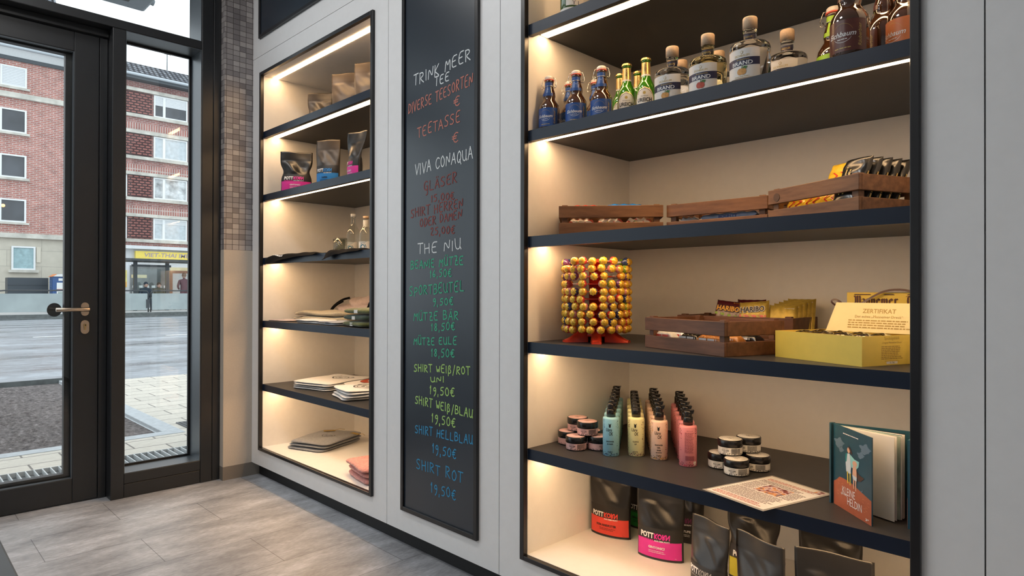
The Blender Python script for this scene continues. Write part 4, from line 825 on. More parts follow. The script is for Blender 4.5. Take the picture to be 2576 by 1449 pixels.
# ---------------------------------------------------------------- cream jars
def jar(label, body_, lid_top, loc, rz, group, plain):
    t = thing('cream_jar', label, 'jar', loc, rz, group)
    MB().lathe([(0, 0.0005), (0.033, 0), (0.0355, 0.003), (0.0355, 0.0265), (0, 0.0265)], 32).build('jar_body', m_cap, t)
    lb = MB().lathe([(0.0359, 0.004), (0.0359, 0.025)], 36, 0); cm = cyl_map(0.0362, 0); rr = random.Random(3)
    for i in range(130):
        x, y = rr.uniform(-PI, PI) * 0.0359, 0.005 + abs(rr.gauss(0, 0.0018)); q = rr.uniform(0.0006, 0.0014); lb.poly([(x - q, y - q * .6), (x + q * .8, y - q), (x + q, y + q * .7), (x - q * .5, y + q)], cm, 1)
    lb.text('FACE CARE', cm, W=0.022, H=0.0042, m=1, x=-0.012, y=0.0165, bold=0.03).lines(cm, -0.022, -0.004, 0.0215, 1, 0.002, 0.0008, 1, 0).lines(cm, -0.018, -0.006, 0.0115, 1, 0.002, 0.0012, 1, 0)
    lb.lines(cm, 0.006, 0.036, 0.0225, 12, 0.0013, 0.0008, 1, 0.02, seed=4)
    lb.build('label', [body_, m_black], t)
    lid = MB().lathe([(0.0366, 0.0272), (0.0372, 0.0285), (0.0372, 0.0455), (0.0358, 0.0472), (0, 0.0472)], 36).build('lid', m_cap, t)
    tp = MB().lathe([(0.0335, 0.0473), (0.0330, 0.0477), (0, 0.0477)], 30)
    pm = plane_map((0, 0, 0.0481), (1, 0, 0), (0, 1, 0))
    tp.text('Uare', pm, W=0.020, m=1, y=0.006, shear=0.2).text('OK', pm, W=0.012, m=1, y=-0.005, shear=0.2, bold=0.02)
    for i in range(40):
        a = 2 * PI * i / 40 + rr.uniform(-.05, .05); r = 0.0285 + rr.uniform(-.003, .003); q = rr.uniform(0.0006, 0.0013); tp.poly([(r * math.cos(a) - q, r * math.sin(a) - q), (r * math.cos(a) + q, r * math.sin(a) - q * .5), (r * math.cos(a) + q * .5, r * math.sin(a) + q)], pm, 1)
    tp.build('lid_sticker', [lid_top, m_black], lid)
    return t
m_jp = M('pink_label_paper', (0.72, 0.45, 0.44), 0.5, var=0.03); m_jw = M('white_label_paper', (0.76, 0.74, 0.70), 0.5, var=0.03)
j1 = jar('pink cream jar in front at the left of the pink pyramid', m_jp, m_jp, (-1.425, 1.735, ZE), R(35), 'pink cream jars', 0)
JT = 0.0482
for loc, rz, lb in (((-1.372, 1.790, ZE), 80, 'pink cream jar at the right of the pyramid foot, beside the blue bottle'), ((-1.498, 1.778, ZE), 70, 'pink cream jar at the left end of the pyramid foot, against the wall'), ((-1.445, 1.842, ZE), 30, 'pink cream jar at the back of the pyramid foot, almost hidden'), ((-1.405, 1.772, ZE + JT), 35, 'pink cream jar on top of the pyramid, the nearer one'), ((-1.475, 1.803, ZE + JT), 30, 'pink cream jar on top of the pyramid, the farther one by the wall')):
    dup(j1, loc, R(rz), lb)
j2 = jar('white cream jar in front at the middle of the white pyramid foot', m_jw, m_jw, (-0.893, 1.842, ZE), R(25), 'white cream jars', 0)
for loc, rz, lb in (((-0.965, 1.880, ZE), 30, 'white cream jar at the left of the white pyramid foot'), ((-0.868, 1.932, ZE), 5, 'white cream jar at the right back of the white pyramid foot'), ((-0.930, 1.877, ZE + JT), 22, 'white cream jar on top of the pyramid, the nearer one'), ((-0.905, 1.950, ZE + JT), 10, 'white cream jar on top of the pyramid, the farther one')):
    dup(j2, loc, R(rz), lb)
dup(j2, (-0.948, 1.955, ZE), R(15), 'white cream jar at the back of the foot, hidden behind the others')
# ---------------------------------------------------------------- popcorn pouches
m_pouch = M('black_foil_pouch', (0.016, 0.0155, 0.0155), 0.34, var=0.2, vscale=12, bmp=0.12, spec=0.6)
m_kraft = M('dark_matt_pouch', (0.055, 0.043, 0.032), 0.42, var=0.2, vscale=12, bmp=0.12, spec=0.6)
m_slv = M('black_sleeve_card', (0.020, 0.018, 0.017), 0.5)
ACC = {k: M(k + '_sleeve_print', c, 0.5) for k, c in dict(scarlet=(0.80, 0.065, 0.045), magenta=(0.75, 0.03, 0.33), green=(0.02, 0.27, 0.04), black=(0.02, 0.018, 0.017), yellow=(0.55, 0.48, 0.03), blue=(0.02, 0.22, 0.58), plum=(0.17, 0.02, 0.09), grey=(0.30, 0.28, 0.26)).items()}
def pouch(label, loc, rz, accent, name='', sub=True, w=0.150, h=0.235, d=0.062, seed=0, lean=0.0, skew=0.0, body_m=None, band=None, group=None, twist=0.0, crush=0.0):
    t = thing('snack_pouch', label, 'pouch', loc, rz, group)
    rr = random.Random(seed); ph = [rr.uniform(0, 6.28) for _ in range(8)]
    def T(v):
        return (0.80 + 0.2 * smooth01(v / 0.2)) * (1 - smooth01((v - 0.30) / 0.50)) if v < 0.80 else 0.0
    def P(s, v, off=0.0):
        s %= 1.0; fr = s < 0.5; u = s * 2 if fr else (1 - s) * 2
        x = (u - 0.5) * w * (1 - 0.05 * T(v) - crush * math.exp(-((v - 0.52) / 0.12) ** 2)); e = (1 - abs(2 * u - 1) ** 2.2)
        e = max(e, 0) ** 0.75
        y = d / 2 * T(v) * e + 0.0012
        k = smooth01((v - 0.42) / 0.1) * (1 - smooth01((v - 0.74) / 0.06))
        y += k * (0.006 + 0.010 * crush * 4) * math.sin(2 * PI * u * 1.3 + ph[0] + 4 * v) * math.sin(7 * v + ph[1]) * e + k * 0.0035 * abs(math.sin(9 * u + 14 * v + ph[2])) * e
        y = max(y, 0.0012)
        y += 0.0022 * math.exp(-((v - 0.835) / 0.010) ** 2) + 0.0018 * math.exp(-((v - 0.865) / 0.008) ** 2)
        y = max(y, 0.0010); y = -y if fr else y
        n = -1 if fr else 1; y += n * off
        z = v * h - 0.010 * (1 - v) ** 3 * 0
        t_ = smooth01((v - 0.45) / 0.55)
        y += lean * h * t_ * v + 0.006 * math.sin(2 * PI * u + ph[3]) * smooth01((v - 0.7) / 0.3); x += skew * h * t_ * v
        if twist:
            a = twist * smooth01((v - 0.35) / 0.65); x, y = x * math.cos(a) - y * math.sin(a), x * math.sin(a) + y * math.cos(a)
        return (x, y, z)
    b = MB().grid(lambda s, v: P(s, v), 44, 40, 0)
    b.add([P(i / 44, 0) for i in range(44)], [tuple(range(44))], 0); b.add([P(i / 44, 1) for i in range(44)], [tuple(range(44))], 0)
    b.build('pouch_body', body_m or m_pouch, t, weld=True)
    if accent:
        v0, v1, v2 = 0.035, 0.255, 0.44
        F = lambda x, z, o=0.0019: P(0.25 + (x / w) * 0.5, z / h, o)
        lb = MB().grid(lambda s, v: P(0.012 + s * 0.476, v0 + (v2 - v0) * v, 0.0012), 26, 17, 0, True, lambda s, v: 1 if v < (v1 - v0) / (v2 - v0) - 0.01 else 0)
        lb.grid(lambda s, v: P(0.512 + s * 0.476, v0 + (v2 - v0) * v, 0.0012), 26, 6, 0)
        lb.text('POTT', F, W=0.046 * w / .15, H=0.019, m=2, x=-0.036 * w / .15, y=0.0835, bold=0.045)
        lb.text('KORN', F, W=0.050 * w / .15, H=0.019, m=3, x=0.014 * w / .15, y=0.0835, bold=0.045, flip=True)
        if sub: lb.text('DAS BESTE POP', F, W=0.046 * w / .15, H=0.0048, m=3, x=-0.036 * w / .15, y=0.0685, bold=0.04).text('AUS DEM POTT', F, W=0.050 * w / .15, H=0.0052, m=2, x=0.014 * w / .15, y=0.0685, bold=0.04)
        if name: lb.text(name, F, H=0.0088, W=min(0.085, 0.0068 * len(name)), m=4, x=-0.004, y=0.045, bold=0.035).lines(F, -0.034, 0.036, 0.032, 2, 0.0055, 0.0018, 4, 0.2, seed=seed)
        lb.text('60 g', F, H=0.003, m=4, x=0.055 * w / .15, y=0.014)
        am = ACC[accent]; ink = m_black if accent in ('scarlet', 'green', 'blue', 'yellow') else m_ink
        lb.build('paper_sleeve', [m_slv, am, m_ink, ACC[band or accent], ink], t)
    return t
ZF = 0.1902
G = 'popcorn pouches on the cabinet floor'
pouch('black popcorn pouch with scarlet sleeve, leftmost on the right cabinet floor', (-1.452, 1.972, ZF), R(10), 'scarlet', 'ROSA INNENFUTTER', seed=1, group=G, h=0.262, w=0.170)
pouch('black popcorn pouch with magenta sleeve standing on the right cabinet floor', (-1.207, 1.925, ZF), R(14), 'magenta', 'GINTONIC?', seed=2, group=G, w=0.168, h=0.247)
pouch('black popcorn pouch with green sleeve behind, between scarlet and magenta ones', (-1.405, 2.125, ZF), R(10), 'green', 'GRILLGEMÜSE', seed=3, group=G)
pouch('popcorn pouch with all black sleeve and plum letters behind the magenta one', (-1.232, 2.125, ZF), R(10), 'black', 'DIE ENDSTUFE', seed=4, group=G, band='plum')
pouch('black popcorn pouch with plain white lettering, leaning at the cabinet front', (-0.945, 1.772, ZF), R(-18), 'black', '', seed=5, group=G, band='grey', skew=0.02, lean=0.02)
pouch('black popcorn pouch with yellow sleeve, behind the other front pouches', (-0.905, 1.985, ZF), R(14), 'yellow', '', seed=6, group=G, w=0.16, h=0.25, crush=0.12)
pouch('dark popcorn pouch without visible sleeve in front of the yellow one', (-0.775, 1.742, ZF), R(-18), None, '', seed=7, group=G, w=0.168, skew=-0.02)
pouch('black popcorn pouch with blue sleeve at the back right of the floor', (-0.672, 1.975, ZF), R(6), 'blue', '', seed=8, group=G, w=0.17, h=0.25)
pouch('wide dark popcorn pouch at the front right of the floor', (-0.585, 1.745, ZF), R(10), None, '', seed=9, group=G, w=0.185, h=0.248)
Z2 = 1.6680
G = 'popcorn pouches in the left cabinet'
pouch('popcorn pouch with magenta sleeve and crumpled top, left on its shelf', (-3.505, 1.730, Z2), R(55), 'magenta', 'GINTONIC?', seed=11, group=G, w=0.178, h=0.238, crush=0.16)
pouch('tall popcorn pouch with blue sleeve in the middle of its shelf', (-3.150, 1.735, Z2), R(32), 'blue', 'HAFEN', seed=12, group=G, w=0.142, h=0.250, body_m=m_kraft)
pouch('popcorn pouch with magenta sleeve seen from its edge, right on its shelf', (-2.880, 1.735, Z2), R(-8), 'magenta', 'GINTONIC?', seed=13, group=G, w=0.135, h=0.245, skew=0.10, twist=0.4)
Z1 = 2.0385
G = 'snack pouches on the top shelf'
pouch('brown looking pouch with yellow print, leftmost on the top left shelf', (-3.455, 1.850, Z1), R(40), 'yellow', '', seed=21, group=G, w=0.150, h=0.225, body_m=m_kraft, crush=0.08)
pouch('brown looking pouch behind the leftmost one, edge of its back showing', (-3.40, 2.02, Z1), R(20), None, '', seed=22, group=G, w=0.14, h=0.235, body_m=m_kraft)
pouch('wide brown looking pouch in the middle right of the top left shelf', (-3.085, 1.800, Z1), R(35), None, '', seed=23, group=G, w=0.160, h=0.240, body_m=M('tan_matt_pouch', (0.105, 0.075, 0.050), 0.45, var=0.15, vscale=12, bmp=0.1))
pouch('small brown looking pouch at the back, left of the wide one', (-3.28, 2.03, Z1), R(10), None, '', seed=24, group=G, w=0.10, h=0.20, body_m=m_kraft)
pouch('brown looking pouch cut off by the right side of the frame', (-2.875, 1.815, Z1), R(35), None, '', seed=25, group=G, w=0.165, h=0.25, body_m=MATS['tan_matt_pouch'])
# ---------------------------------------------------------------- wooden crates
def wood_mat(name, c1, c2):
    mt, nt, b = nodes(name); v = coords(nt, 'xyz', (3, 22, 22)); f = noise(nt, v, 2.2, 6, 0.6)
    nt.links.new(ramp(nt, f, [(0.28, c1), (0.72, c2)]), b.inputs['Base Color']); b.inputs['Roughness'].default_value = 0.5; bump(nt, b, f, 0.1); return mt
m_wood = wood_mat('brown_stained_wood', (0.115, 0.045, 0.018), (0.30, 0.135, 0.055))
m_wood2 = wood_mat('dark_stained_wood', (0.085, 0.036, 0.02), (0.20, 0.085, 0.045))
def crate(label, loc, rz, L, D, mt, knot=False):
    t = thing('wooden_crate', label, 'crate', loc, rz, 'slatted wooden crates'); a, c = L / 2, D / 2; q = 0.010
    for z0, z1 in ((0, 0.039), (0.0555, 0.0955)):
        MB().box(-a, a, -c, -c + q, z0, z1).build('slat', mt, t, bevel=0.0015)
        MB().box(-a, a, c - q, c, z0, z1).build('slat', mt, t, bevel=0.0015)
        MB().box(-a, -a + q, -c + q, c - q, z0, z1).build('slat', mt, t, bevel=0.0015)
        MB().box(a - q, a, -c + q, c - q, z0, z1).build('slat', mt, t, bevel=0.0015)
    for sx in (-1, 1):
        for sy in (-1, 1):
            x0, y0 = sx * (a - q - 0.010), sy * (c - q - 0.010)
            MB().box(x0 - 0.0098, x0 + 0.0098, y0 - 0.0098, y0 + 0.0098, 0.004, 0.0995).build('corner_post', mt, t, bevel=0.0015)
    bs = MB()
    for k in range(4):
        y0 = -c + 0.03 + k * (D - 0.06) / 3; bs.box(-a + q, a - q, y0 - 0.018, y0 + 0.018, 0.0, 0.004)
    bs.build('base_boards', mt, t)
    if knot:
        for r, m_ in ((0.0115, M('wood_knot', (0.10, 0.045, 0.02), 0.5)), ):
            MB().prism([(-a + 0.034 + r * math.cos(k * PI / 12), 0.073 + r * math.sin(k * PI / 12)) for k in range(24)], -c - 0.0012, -c + 0.001, 'y').build('wood_knot', m_, t, label='dark round knot')
    return t
ZC = 1.2982; ZDD = 0.9302
crate_1 = crate('wooden crate at the left with red and blue packets on top', (-1.346, 1.817, ZC), R(39), 0.345, 0.195, m_wood)
crate_2 = crate('wooden crate in the middle holding blue and white bars', (-0.985, 1.972, ZC), R(2), 0.335, 0.20, m_wood)
crate_3 = crate('wooden crate at the right full of yellow and black packets', (-0.5975, 1.838, ZC), R(-25), 0.305, 0.215, m_wood, True)
crate_4 = crate('wooden crate in front of another one beside the lollipop stand', (-0.950, 1.792, ZDD), R(-19.5), 0.348, 0.225, m_wood2)
crate_5 = crate('wooden crate at the back holding maroon and gold sweet bags', (-0.985, 2.095, ZDD), R(0), 0.40, 0.20, m_wood2)
def inside(c, x, y, z):
    return (c.matrix_basis @ Vector((x, y, z)))
# small wrapped goods: pillow packs with crimped ends, lying along x
def pack(name, label, cat, loc, rz, l, w_, h_, mats, art=None, group=None, rx=0.0, ry=0.0, seed=1, crimp=0.012):
    """flow pack lying flat, print on top"""
    rr = random.Random(seed); p1 = rr.uniform(0, 6)
    def P(s, v):
        a = 2 * PI * s; x = (v - 0.5) * l; e = min(1, (0.5 - abs(v - 0.5)) * l / crimp); k = e ** 0.5 if e < 1 else 1
        yy = math.copysign(abs(math.cos(a)) ** 0.6, math.cos(a)) * w_ / 2 * (1 - 0.03 * k); zz = math.copysign(abs(math.sin(a)) ** 0.8, math.sin(a)) * (h_ / 2 * k + 0.0006)
        zz += 0.06 * h_ * k * math.sin(26 * v + p1) * math.sin(3 * a + p1)
        return (x, yy, zz)
    b = MB().grid(P, 24, 26, 0)
    b.add([P(i / 24, 0) for i in range(24)], [tuple(range(24))], 0); b.add([P(i / 24, 1) for i in range(24)], [tuple(range(24))], 0)
    if art: art(b, lambda x, y, o=0.0006: (x, y, (h_ / 2 * min(1, max(0, (0.5 - abs(x / l))) * l / crimp) ** 0.5 + 0.0006) * max(0.0, 1 - abs(2 * y / w_) ** 3) ** 0.5 * 1.04 + o + 0.06 * h_))
    o = b.build(name, mats, None, loc); o.rotation_euler = (rx, ry, rz); tag(o, label, cat, group); return o
m_pkb = M('blue_wrapper', (0.03, 0.20, 0.55), 0.25, var=0.2, vscale=60, spec=0.7); m_pkr = M('red_wrapper', (0.60, 0.05, 0.03), 0.25, var=0.2, vscale=60, spec=0.7); m_pkw = M('white_wrapper', (0.74, 0.74, 0.76), 0.3, var=0.05); m_pky = M('yellow_wrapper', (0.85, 0.55, 0.04), 0.25, var=0.2, vscale=70, spec=0.7); m_pkk = M('black_wrapper', (0.010, 0.010, 0.010), 0.25, spec=0.7); m_pko = M('caramel_wrapper', (0.45, 0.19, 0.05), 0.3, var=0.3, vscale=50)
m_multi = None
def candy_mat():
    mt, nt, b = nodes('mixed_candy_in_clear_bag'); t = nt.nodes.new('ShaderNodeTexVoronoi'); t.inputs['Scale'].default_value = 55; nt.links.new(coords(nt), t.inputs['Vector'])
    s = nt.nodes.new('ShaderNodeSeparateColor'); nt.links.new(t.outputs['Color'], s.inputs[0])
    r = nt.nodes.new('ShaderNodeValToRGB'); r.color_ramp.interpolation = 'CONSTANT'; nt.links.new(s.outputs[0], r.inputs[0]); e = r.color_ramp.elements
    cs = [(0, (0.62, 0.50, 0.38)), (0.25, (0.60, 0.22, 0.20)), (0.42, (0.70, 0.42, 0.05)), (0.58, (0.66, 0.55, 0.45)), (0.75, (0.16, 0.30, 0.08)), (0.88, (0.55, 0.10, 0.06))]
    while len(e) < len(cs): e.new(0.5)
    for q, (p, c) in zip(e, cs): q.position = p; q.color = c4(c)
    nt.links.new(r.outputs[0], b.inputs['Base Color']); b.inputs['Roughness'].default_value = 0.15; b.inputs['Coat Weight'].default_value = 0.6; bump(nt, b, t.outputs['Distance'], 0.5, 0.004); return mt
m_multi = candy_mat()
for i, x in enumerate((-0.098, 0.0, 0.095)):
    for k in range(2):
        p = inside(crate_1, x, -0.045 + k * 0.088, 0.030)
        pack('candy_bag', ['clear bag of mixed candy, %s in the left crate' % q for q in ('front left', 'back left', 'front middle', 'back middle', 'front right', 'back right')][i * 2 + k], 'candy bag', p, R(39), 0.092, 0.084, 0.050, m_multi, None, 'candy bags in the left crate', seed=i + 5 * k)
for i, (x, y, mt, lb) in enumerate(((-0.082, 0.0, m_pkr, 'red packet lying on top of the candy in the left crate'), (0.048, 0.0, m_pkb, 'blue packet lying on top of the candy in the left crate'))):
    p = inside(crate_1, x, y, 0.092 - 0.001 * i)
    def art(b, f):
        b.lines(f, -0.04, 0.04, 0.025, 3, 0.022, 0.010, 1, 0.2, seed=2)
    pack('sweets_packet', lb, 'packet', p, R(39), 0.112 + 0.014 * i, 0.15, 0.024 + 0.008 * i, [mt, m_pkw], art, None, seed=3 + i)
def bounty(b, f): b.text('BOUNTY', lambda x, y: f(x, y, 0.0009), W=0.056, H=0.012, m=1, x=0.0, y=0.0, bold=0.03)
k = 0
PLB = ['front upper', 'middle upper', 'back upper', 'front lower', 'middle lower', 'back lower']
for z in (0.046, 0.020):
    for y in (-0.060, -0.005, 0.050):
        def side(b, f):
            b.text('BOUNTY', lambda x, yy: (x, -0.0205, yy + 0.0), W=0.060, H=0.009, m=1, bold=0.03); bounty(b, f)
        pack('coconut_bar', 'blue and white coconut bar in the middle crate, %s one' % PLB[k], 'chocolate bar', inside(crate_2, 0.035, y, z + 0.0), R(2), 0.185, 0.040, 0.022, [M('pale_blue_wrapper', (0.30, 0.38, 0.55), 0.25, var=0.35, vscale=14, spec=0.7) if z > 0.03 else m_pkb, m_ink if z < 0.03 else M('blue_ink', (0.04, 0.07, 0.3), 0.4)], side, 'coconut bars in the middle crate', seed=k); k += 1
for i in range(2):
    pack('milk_bar', ['white and blue bar standing at the left end of the middle crate, in front', 'white and blue bar at the left end of the middle crate, behind'][i], 'chocolate bar', inside(crate_2, -0.105, -0.055 + i * 0.06, 0.030), R(20), 0.07, 0.045, 0.045, [m_pkw, m_pkb], lambda b, f: b.text('MILCH', f, W=0.05, H=0.012, m=1, bold=0.04), None, seed=i)
# crate full of yellow and black packets, standing and tilted
def zig(b, f):
    for yy, mm in ((0.008, 1), (-0.016, 1)):
        pts = [(-0.040 + i * 0.0115, yy + (0.009 if i % 2 else -0.007)) for i in range(8)]
        for p, q in zip(pts[:-1], pts[1:]): b.add([f(p[0], p[1] - 0.003), f(q[0], q[1] - 0.003), f(q[0], q[1] + 0.003), f(p[0], p[1] + 0.003)], [(0, 1, 2, 3)], mm)
def gold(b, f): b.lines(f, -0.04, 0.04, 0.010, 2, 0.012, 0.004, 1, 0.2).lines(lambda x, y: (x, -0.0395, y), -0.05, 0.03, -0.002, 1, 0.01, 0.0045, 1, 0.1, seed=3)
def card(c, x, y, z, tilt, yaw=0.0):
    """pose for a packet standing on edge in crate c: long side up, face to the crate front, leaning back"""
    up = Vector((0, math.sin(tilt), math.cos(tilt))); fc = Vector((0, -math.cos(tilt), math.sin(tilt)))
    m3 = Matrix((up, fc.cross(up), fc)).transposed(); m3 = Matrix.Rotation(c.rotation_euler.z + yaw, 3, 'Z') @ m3
    return inside(c, x, y, z), m3.to_euler()
YL = ['front left one', 'second from the left', 'middle low one', 'tallest one', 'one behind the tallest']
for i, (x, y, z, tl, l) in enumerate(((-0.085, -0.066, 0.046, 22, 0.080), (-0.028, -0.062, 0.050, 20, 0.090), (0.026, -0.055, 0.055, 20, 0.095), (0.000, -0.012, 0.088, 24, 0.150), (0.040, 0.040, 0.092, 30, 0.150))):
    p, e = card(crate_3, x, y, z, R(tl))
    o = pack('sweets_packet', 'yellow packet with red zigzag print in the right crate, ' + YL[i], 'packet', p, 0, l, 0.072 if i < 3 else 0.085, 0.020, [m_pky, m_pkr], zig, 'yellow packets in the right crate', seed=30 + i); o.rotation_euler = e
BL = ['leftmost', 'second', 'third', 'fourth', 'rightmost']
for i in range(5):
    p, e = card(crate_3, 0.097, -0.068 + i * 0.032, 0.082, R(24))
    o = pack('sweets_packet', 'black packet with gold print in the right crate, %s of the row' % BL[i], 'packet', p, 0, 0.140, 0.078, 0.027, [m_pkk, m_goldink], gold, 'black packets in the right crate', seed=40 + i); o.rotation_euler = e
# front crate: bars lying low
for i, (x, y, l, w_, mt, lb) in enumerate(((-0.115, -0.075, 0.085, 0.03, m_pkw, 'white and red bar at the front left of the front crate'), (-0.110, -0.035, 0.085, 0.03, m_pkw, 'white and red bar second from the front in the front crate'), (-0.005, -0.070, 0.075, 0.032, m_pkk, 'black and silver bar in the middle of the front crate'), (0.085, -0.072, 0.10, 0.035, m_pko, 'caramel brown bar at the front right of the front crate'), (0.090, -0.015, 0.10, 0.035, m_pko, 'caramel brown bar behind the first one in the front crate'), (0.085, 0.055, 0.11, 0.04, m_pkk, 'dark bar at the back right of the front crate'))):
    def art(b, f, i=i): b.lines(lambda x, y: (x, -w_ / 2 - 0.001, y), -0.035, 0.035, 0.002, 1, 0.01, 0.006, 1, 0.1)
    pack('chocolate_bar', lb, 'chocolate bar', inside(crate_4, x, y, 0.036), R(-19.5), l, w_, 0.030, [mt, m_pkr if i < 2 else m_pkw], art, 'bars in the front crate', seed=60 + i)
# sweet bags in the rear crate
m_mar = M('maroon_bag', (0.085, 0.012, 0.018), 0.25, spec=0.7, var=0.2); m_gold = M('gold_bag', (0.52, 0.38, 0.07), 0.38, metal=0.2, var=0.35, vscale=30, spec=0.5); m_har = M('amber_letters', (0.80, 0.38, 0.02), 0.4); m_haro = M('black_letters', (0.01, 0.01, 0.01), 0.4); m_grn = M('green_stripe', (0.25, 0.45, 0.03), 0.4)
def haribo(letter, outline, stripe):
    def art(b, f):
        b.text('HARIBO', lambda x, y: f(x, y, 0.0012), W=0.083, H=0.022, m=2, y=0.034, bold=0.075).text('HARIBO', lambda x, y: f(x, y, 0.0016), W=0.079, H=0.0185, m=1, y=0.034, bold=0.03)
        b.add([f(-0.044, 0.012), f(0.044, 0.004), f(0.044, 0.012), f(-0.044, 0.020)], [(0, 1, 2, 3)], 3)
        b.text('für unterwegs', f, W=0.03, m=1, x=0.028, y=0.056)
    return art
for i, (x, lb, mt, l2, st, ry, rz) in enumerate(((-0.050, 'maroon sweet bag with amber lettering at the left of the rear crate', m_mar, m_har, m_grn, 6, 4), (0.052, 'gold sweet bag with black lettering in the middle of the rear crate', m_gold, m_haro, m_pkr, -5, 3))):
    o = pack('sweet_bag', lb, 'sweet bag', inside(crate_5, x, -0.025 - 0.022 * i, 0.083), R(rz), 0.098, 0.130, 0.024, [mt, l2, m_haro if i == 0 else m_ink, st], haribo(0, 0, 0), 'sweet bags in the rear crate', rx=R(74), ry=R(ry), seed=70 + i, crimp=0.008)
pack('sweet_bag', 'maroon sweet bag behind the lettered ones in the rear crate', 'sweet bag', inside(crate_5, 0.005, 0.025, 0.088), R(0), 0.100, 0.130, 0.022, [m_mar, m_har], None, 'sweet bags in the rear crate', rx=R(76), seed=74)
GL = ['frontmost', 'second', 'third', 'fourth', 'rearmost']
for i in range(5):
    pack('sweet_bag', 'plain gold sweet bag at the right of the rear crate, %s of five' % GL[i], 'sweet bag', inside(crate_5, 0.152 + 0.006 * (i - 2), -0.035 + i * 0.022, 0.073 + 0.005 * i), R(10), 0.086, 0.130, 0.018, [m_gold, m_ink], lambda b, f: b.text('für unterwegs', f, W=0.03, m=1, x=0.02, y=0.050), 'sweet bags in the rear crate', rx=R(72), seed=80 + i, crimp=0.008)
# ---------------------------------------------------------------- lollipop stand
LX, LY, LZ = -1.392, 1.804, 0.9302
m_rp = M('red_plastic', (0.72, 0.055, 0.02), 0.28, spec=0.6)
t = thing('lollipop_stand', 'red lollipop display stand packed with golden wrapped lollipops', 'stand', (LX, LY, LZ), R(38))
MB().lathe([(0, 0.02), (0.045, 0.02), (0.040, 0.036), (0.026, 0.040), (0.026, 0.285), (0.022, 0.290), (0, 0.290)], 24).build('column', m_rp, t)
for k in range(10):
    MB().lathe([(0.0262, 0.0455 + k * 0.0257), (0.070, 0.0455 + k * 0.0257), (0.070, 0.0495 + k * 0.0257), (0.0262, 0.0495 + k * 0.0257)], 40, 0, False).build('tier_disc', m_rp, t)
for k in range(5):
    a = 2 * PI * k / 5 - PI / 2; ca, sa = math.cos(a), math.sin(a); f = MB()
    f.grid(lambda u, v: ((0.036 + 0.082 * v) * ca - (u - .5) * 2 * (0.020 - 0.004 * v) * sa, (0.036 + 0.082 * v) * sa + (u - .5) * 2 * (0.020 - 0.004 * v) * ca, (0.036 * (1 - smooth01(v)) + 0.014 * (1 - v * v * .4)) * (max(0, 1 - abs(2 * u - 1) ** 3)) ** 0.5), 10, 10, 0)
    f.add([((0.036 + 0.082) * ca + 0.016 * sa * s_, (0.118) * sa - 0.016 * ca * s_, z) for s_, z in ((1, 0), (-1, 0), (-1, 0.007), (1, 0.007))], [(0, 1, 2, 3)])
    f.build('foot', m_rp, t)
cols = [('red', (0.62, 0.06, 0.05)), ('orange', (0.72, 0.25, 0.04)), ('pink', (0.72, 0.28, 0.28)), ('purple', (0.14, 0.05, 0.16)), ('green', (0.25, 0.42, 0.04)), ('dark blue', (0.03, 0.05, 0.16))]
m_flower = M('golden_flower_foil', (0.88, 0.50, 0.04), 0.28, var=0.35, vscale=160, spec=0.8, metal=0.15)
m_deep = M('flower_rim_print', (0.60, 0.14, 0.02), 0.3)
m_stick = M('white_stick', (0.75, 0.72, 0.70), 0.4)
LM = {}
for nme, c in cols:
    mt = M(nme.replace(' ', '_') + '_lolly_wrapper', c, 0.16, var=0.25, vscale=120, coat=0.8, bmp=0.25)
    b = MB(); rr = random.Random(len(nme))
    b.grid(lambda u, v: tuple((0.0146 + 0.0009 * math.sin(9 * 2 * PI * u) * math.sin(PI * v) ** 2 + 0.0005 * math.sin(17 * 2 * PI * u + 9 * v)) * q for q in (-math.cos(PI * v), math.sin(PI * v) * math.cos(2 * PI * u), math.sin(PI * v) * math.sin(2 * PI * u) * 0.98)), 18, 10, 0)
    def cap_(u, v, k=0.0007): 
        a = 2 * PI * u; r = v * (1.05 + 0.16 * math.cos(8 * a)) ; q = 0.0146 + k
        return (q * math.cos(r * 0.92), q * math.sin(r * 0.92) * math.cos(a), q * math.sin(r * 0.92) * math.sin(a))
    b.grid(cap_, 32, 5, 1); b.grid(lambda u, v: cap_(u, v * 0.40, 0.0011), 16, 2, 2); b.grid(lambda u, v: cap_(u, v * 0.33, 0.0015), 16, 2, 1)
    # twisted wrapper tail and stick towards the column
    b.add([], []); b.tube([(-0.011, 0, 0), (-0.018, 0, 0)], [0.0075, 0.003], 8, 0).tube([(-0.018, 0, 0), (-0.050, 0, 0)], 0.0018, 6, 3)
    LM[nme] = b.build('lollipop', [mt, m_flower, m_deep, m_stick], None).data
    bpy.data.objects.remove([o for o in COL.objects if o.data == LM[nme]][0])
rr = random.Random(12); names = [c[0] for c in cols]; wts = [4, 5, 4, 1.5, 0.8, 1.2]
missing = {(6, 4): 1, (6, 6): 1, (7, 2): 1, (7, 8): 1, (4, 6): 1, (9, 3): 1, (9, 9): 1, (9, 2): 1}
cam_a = math.atan2(-LY, -LX)
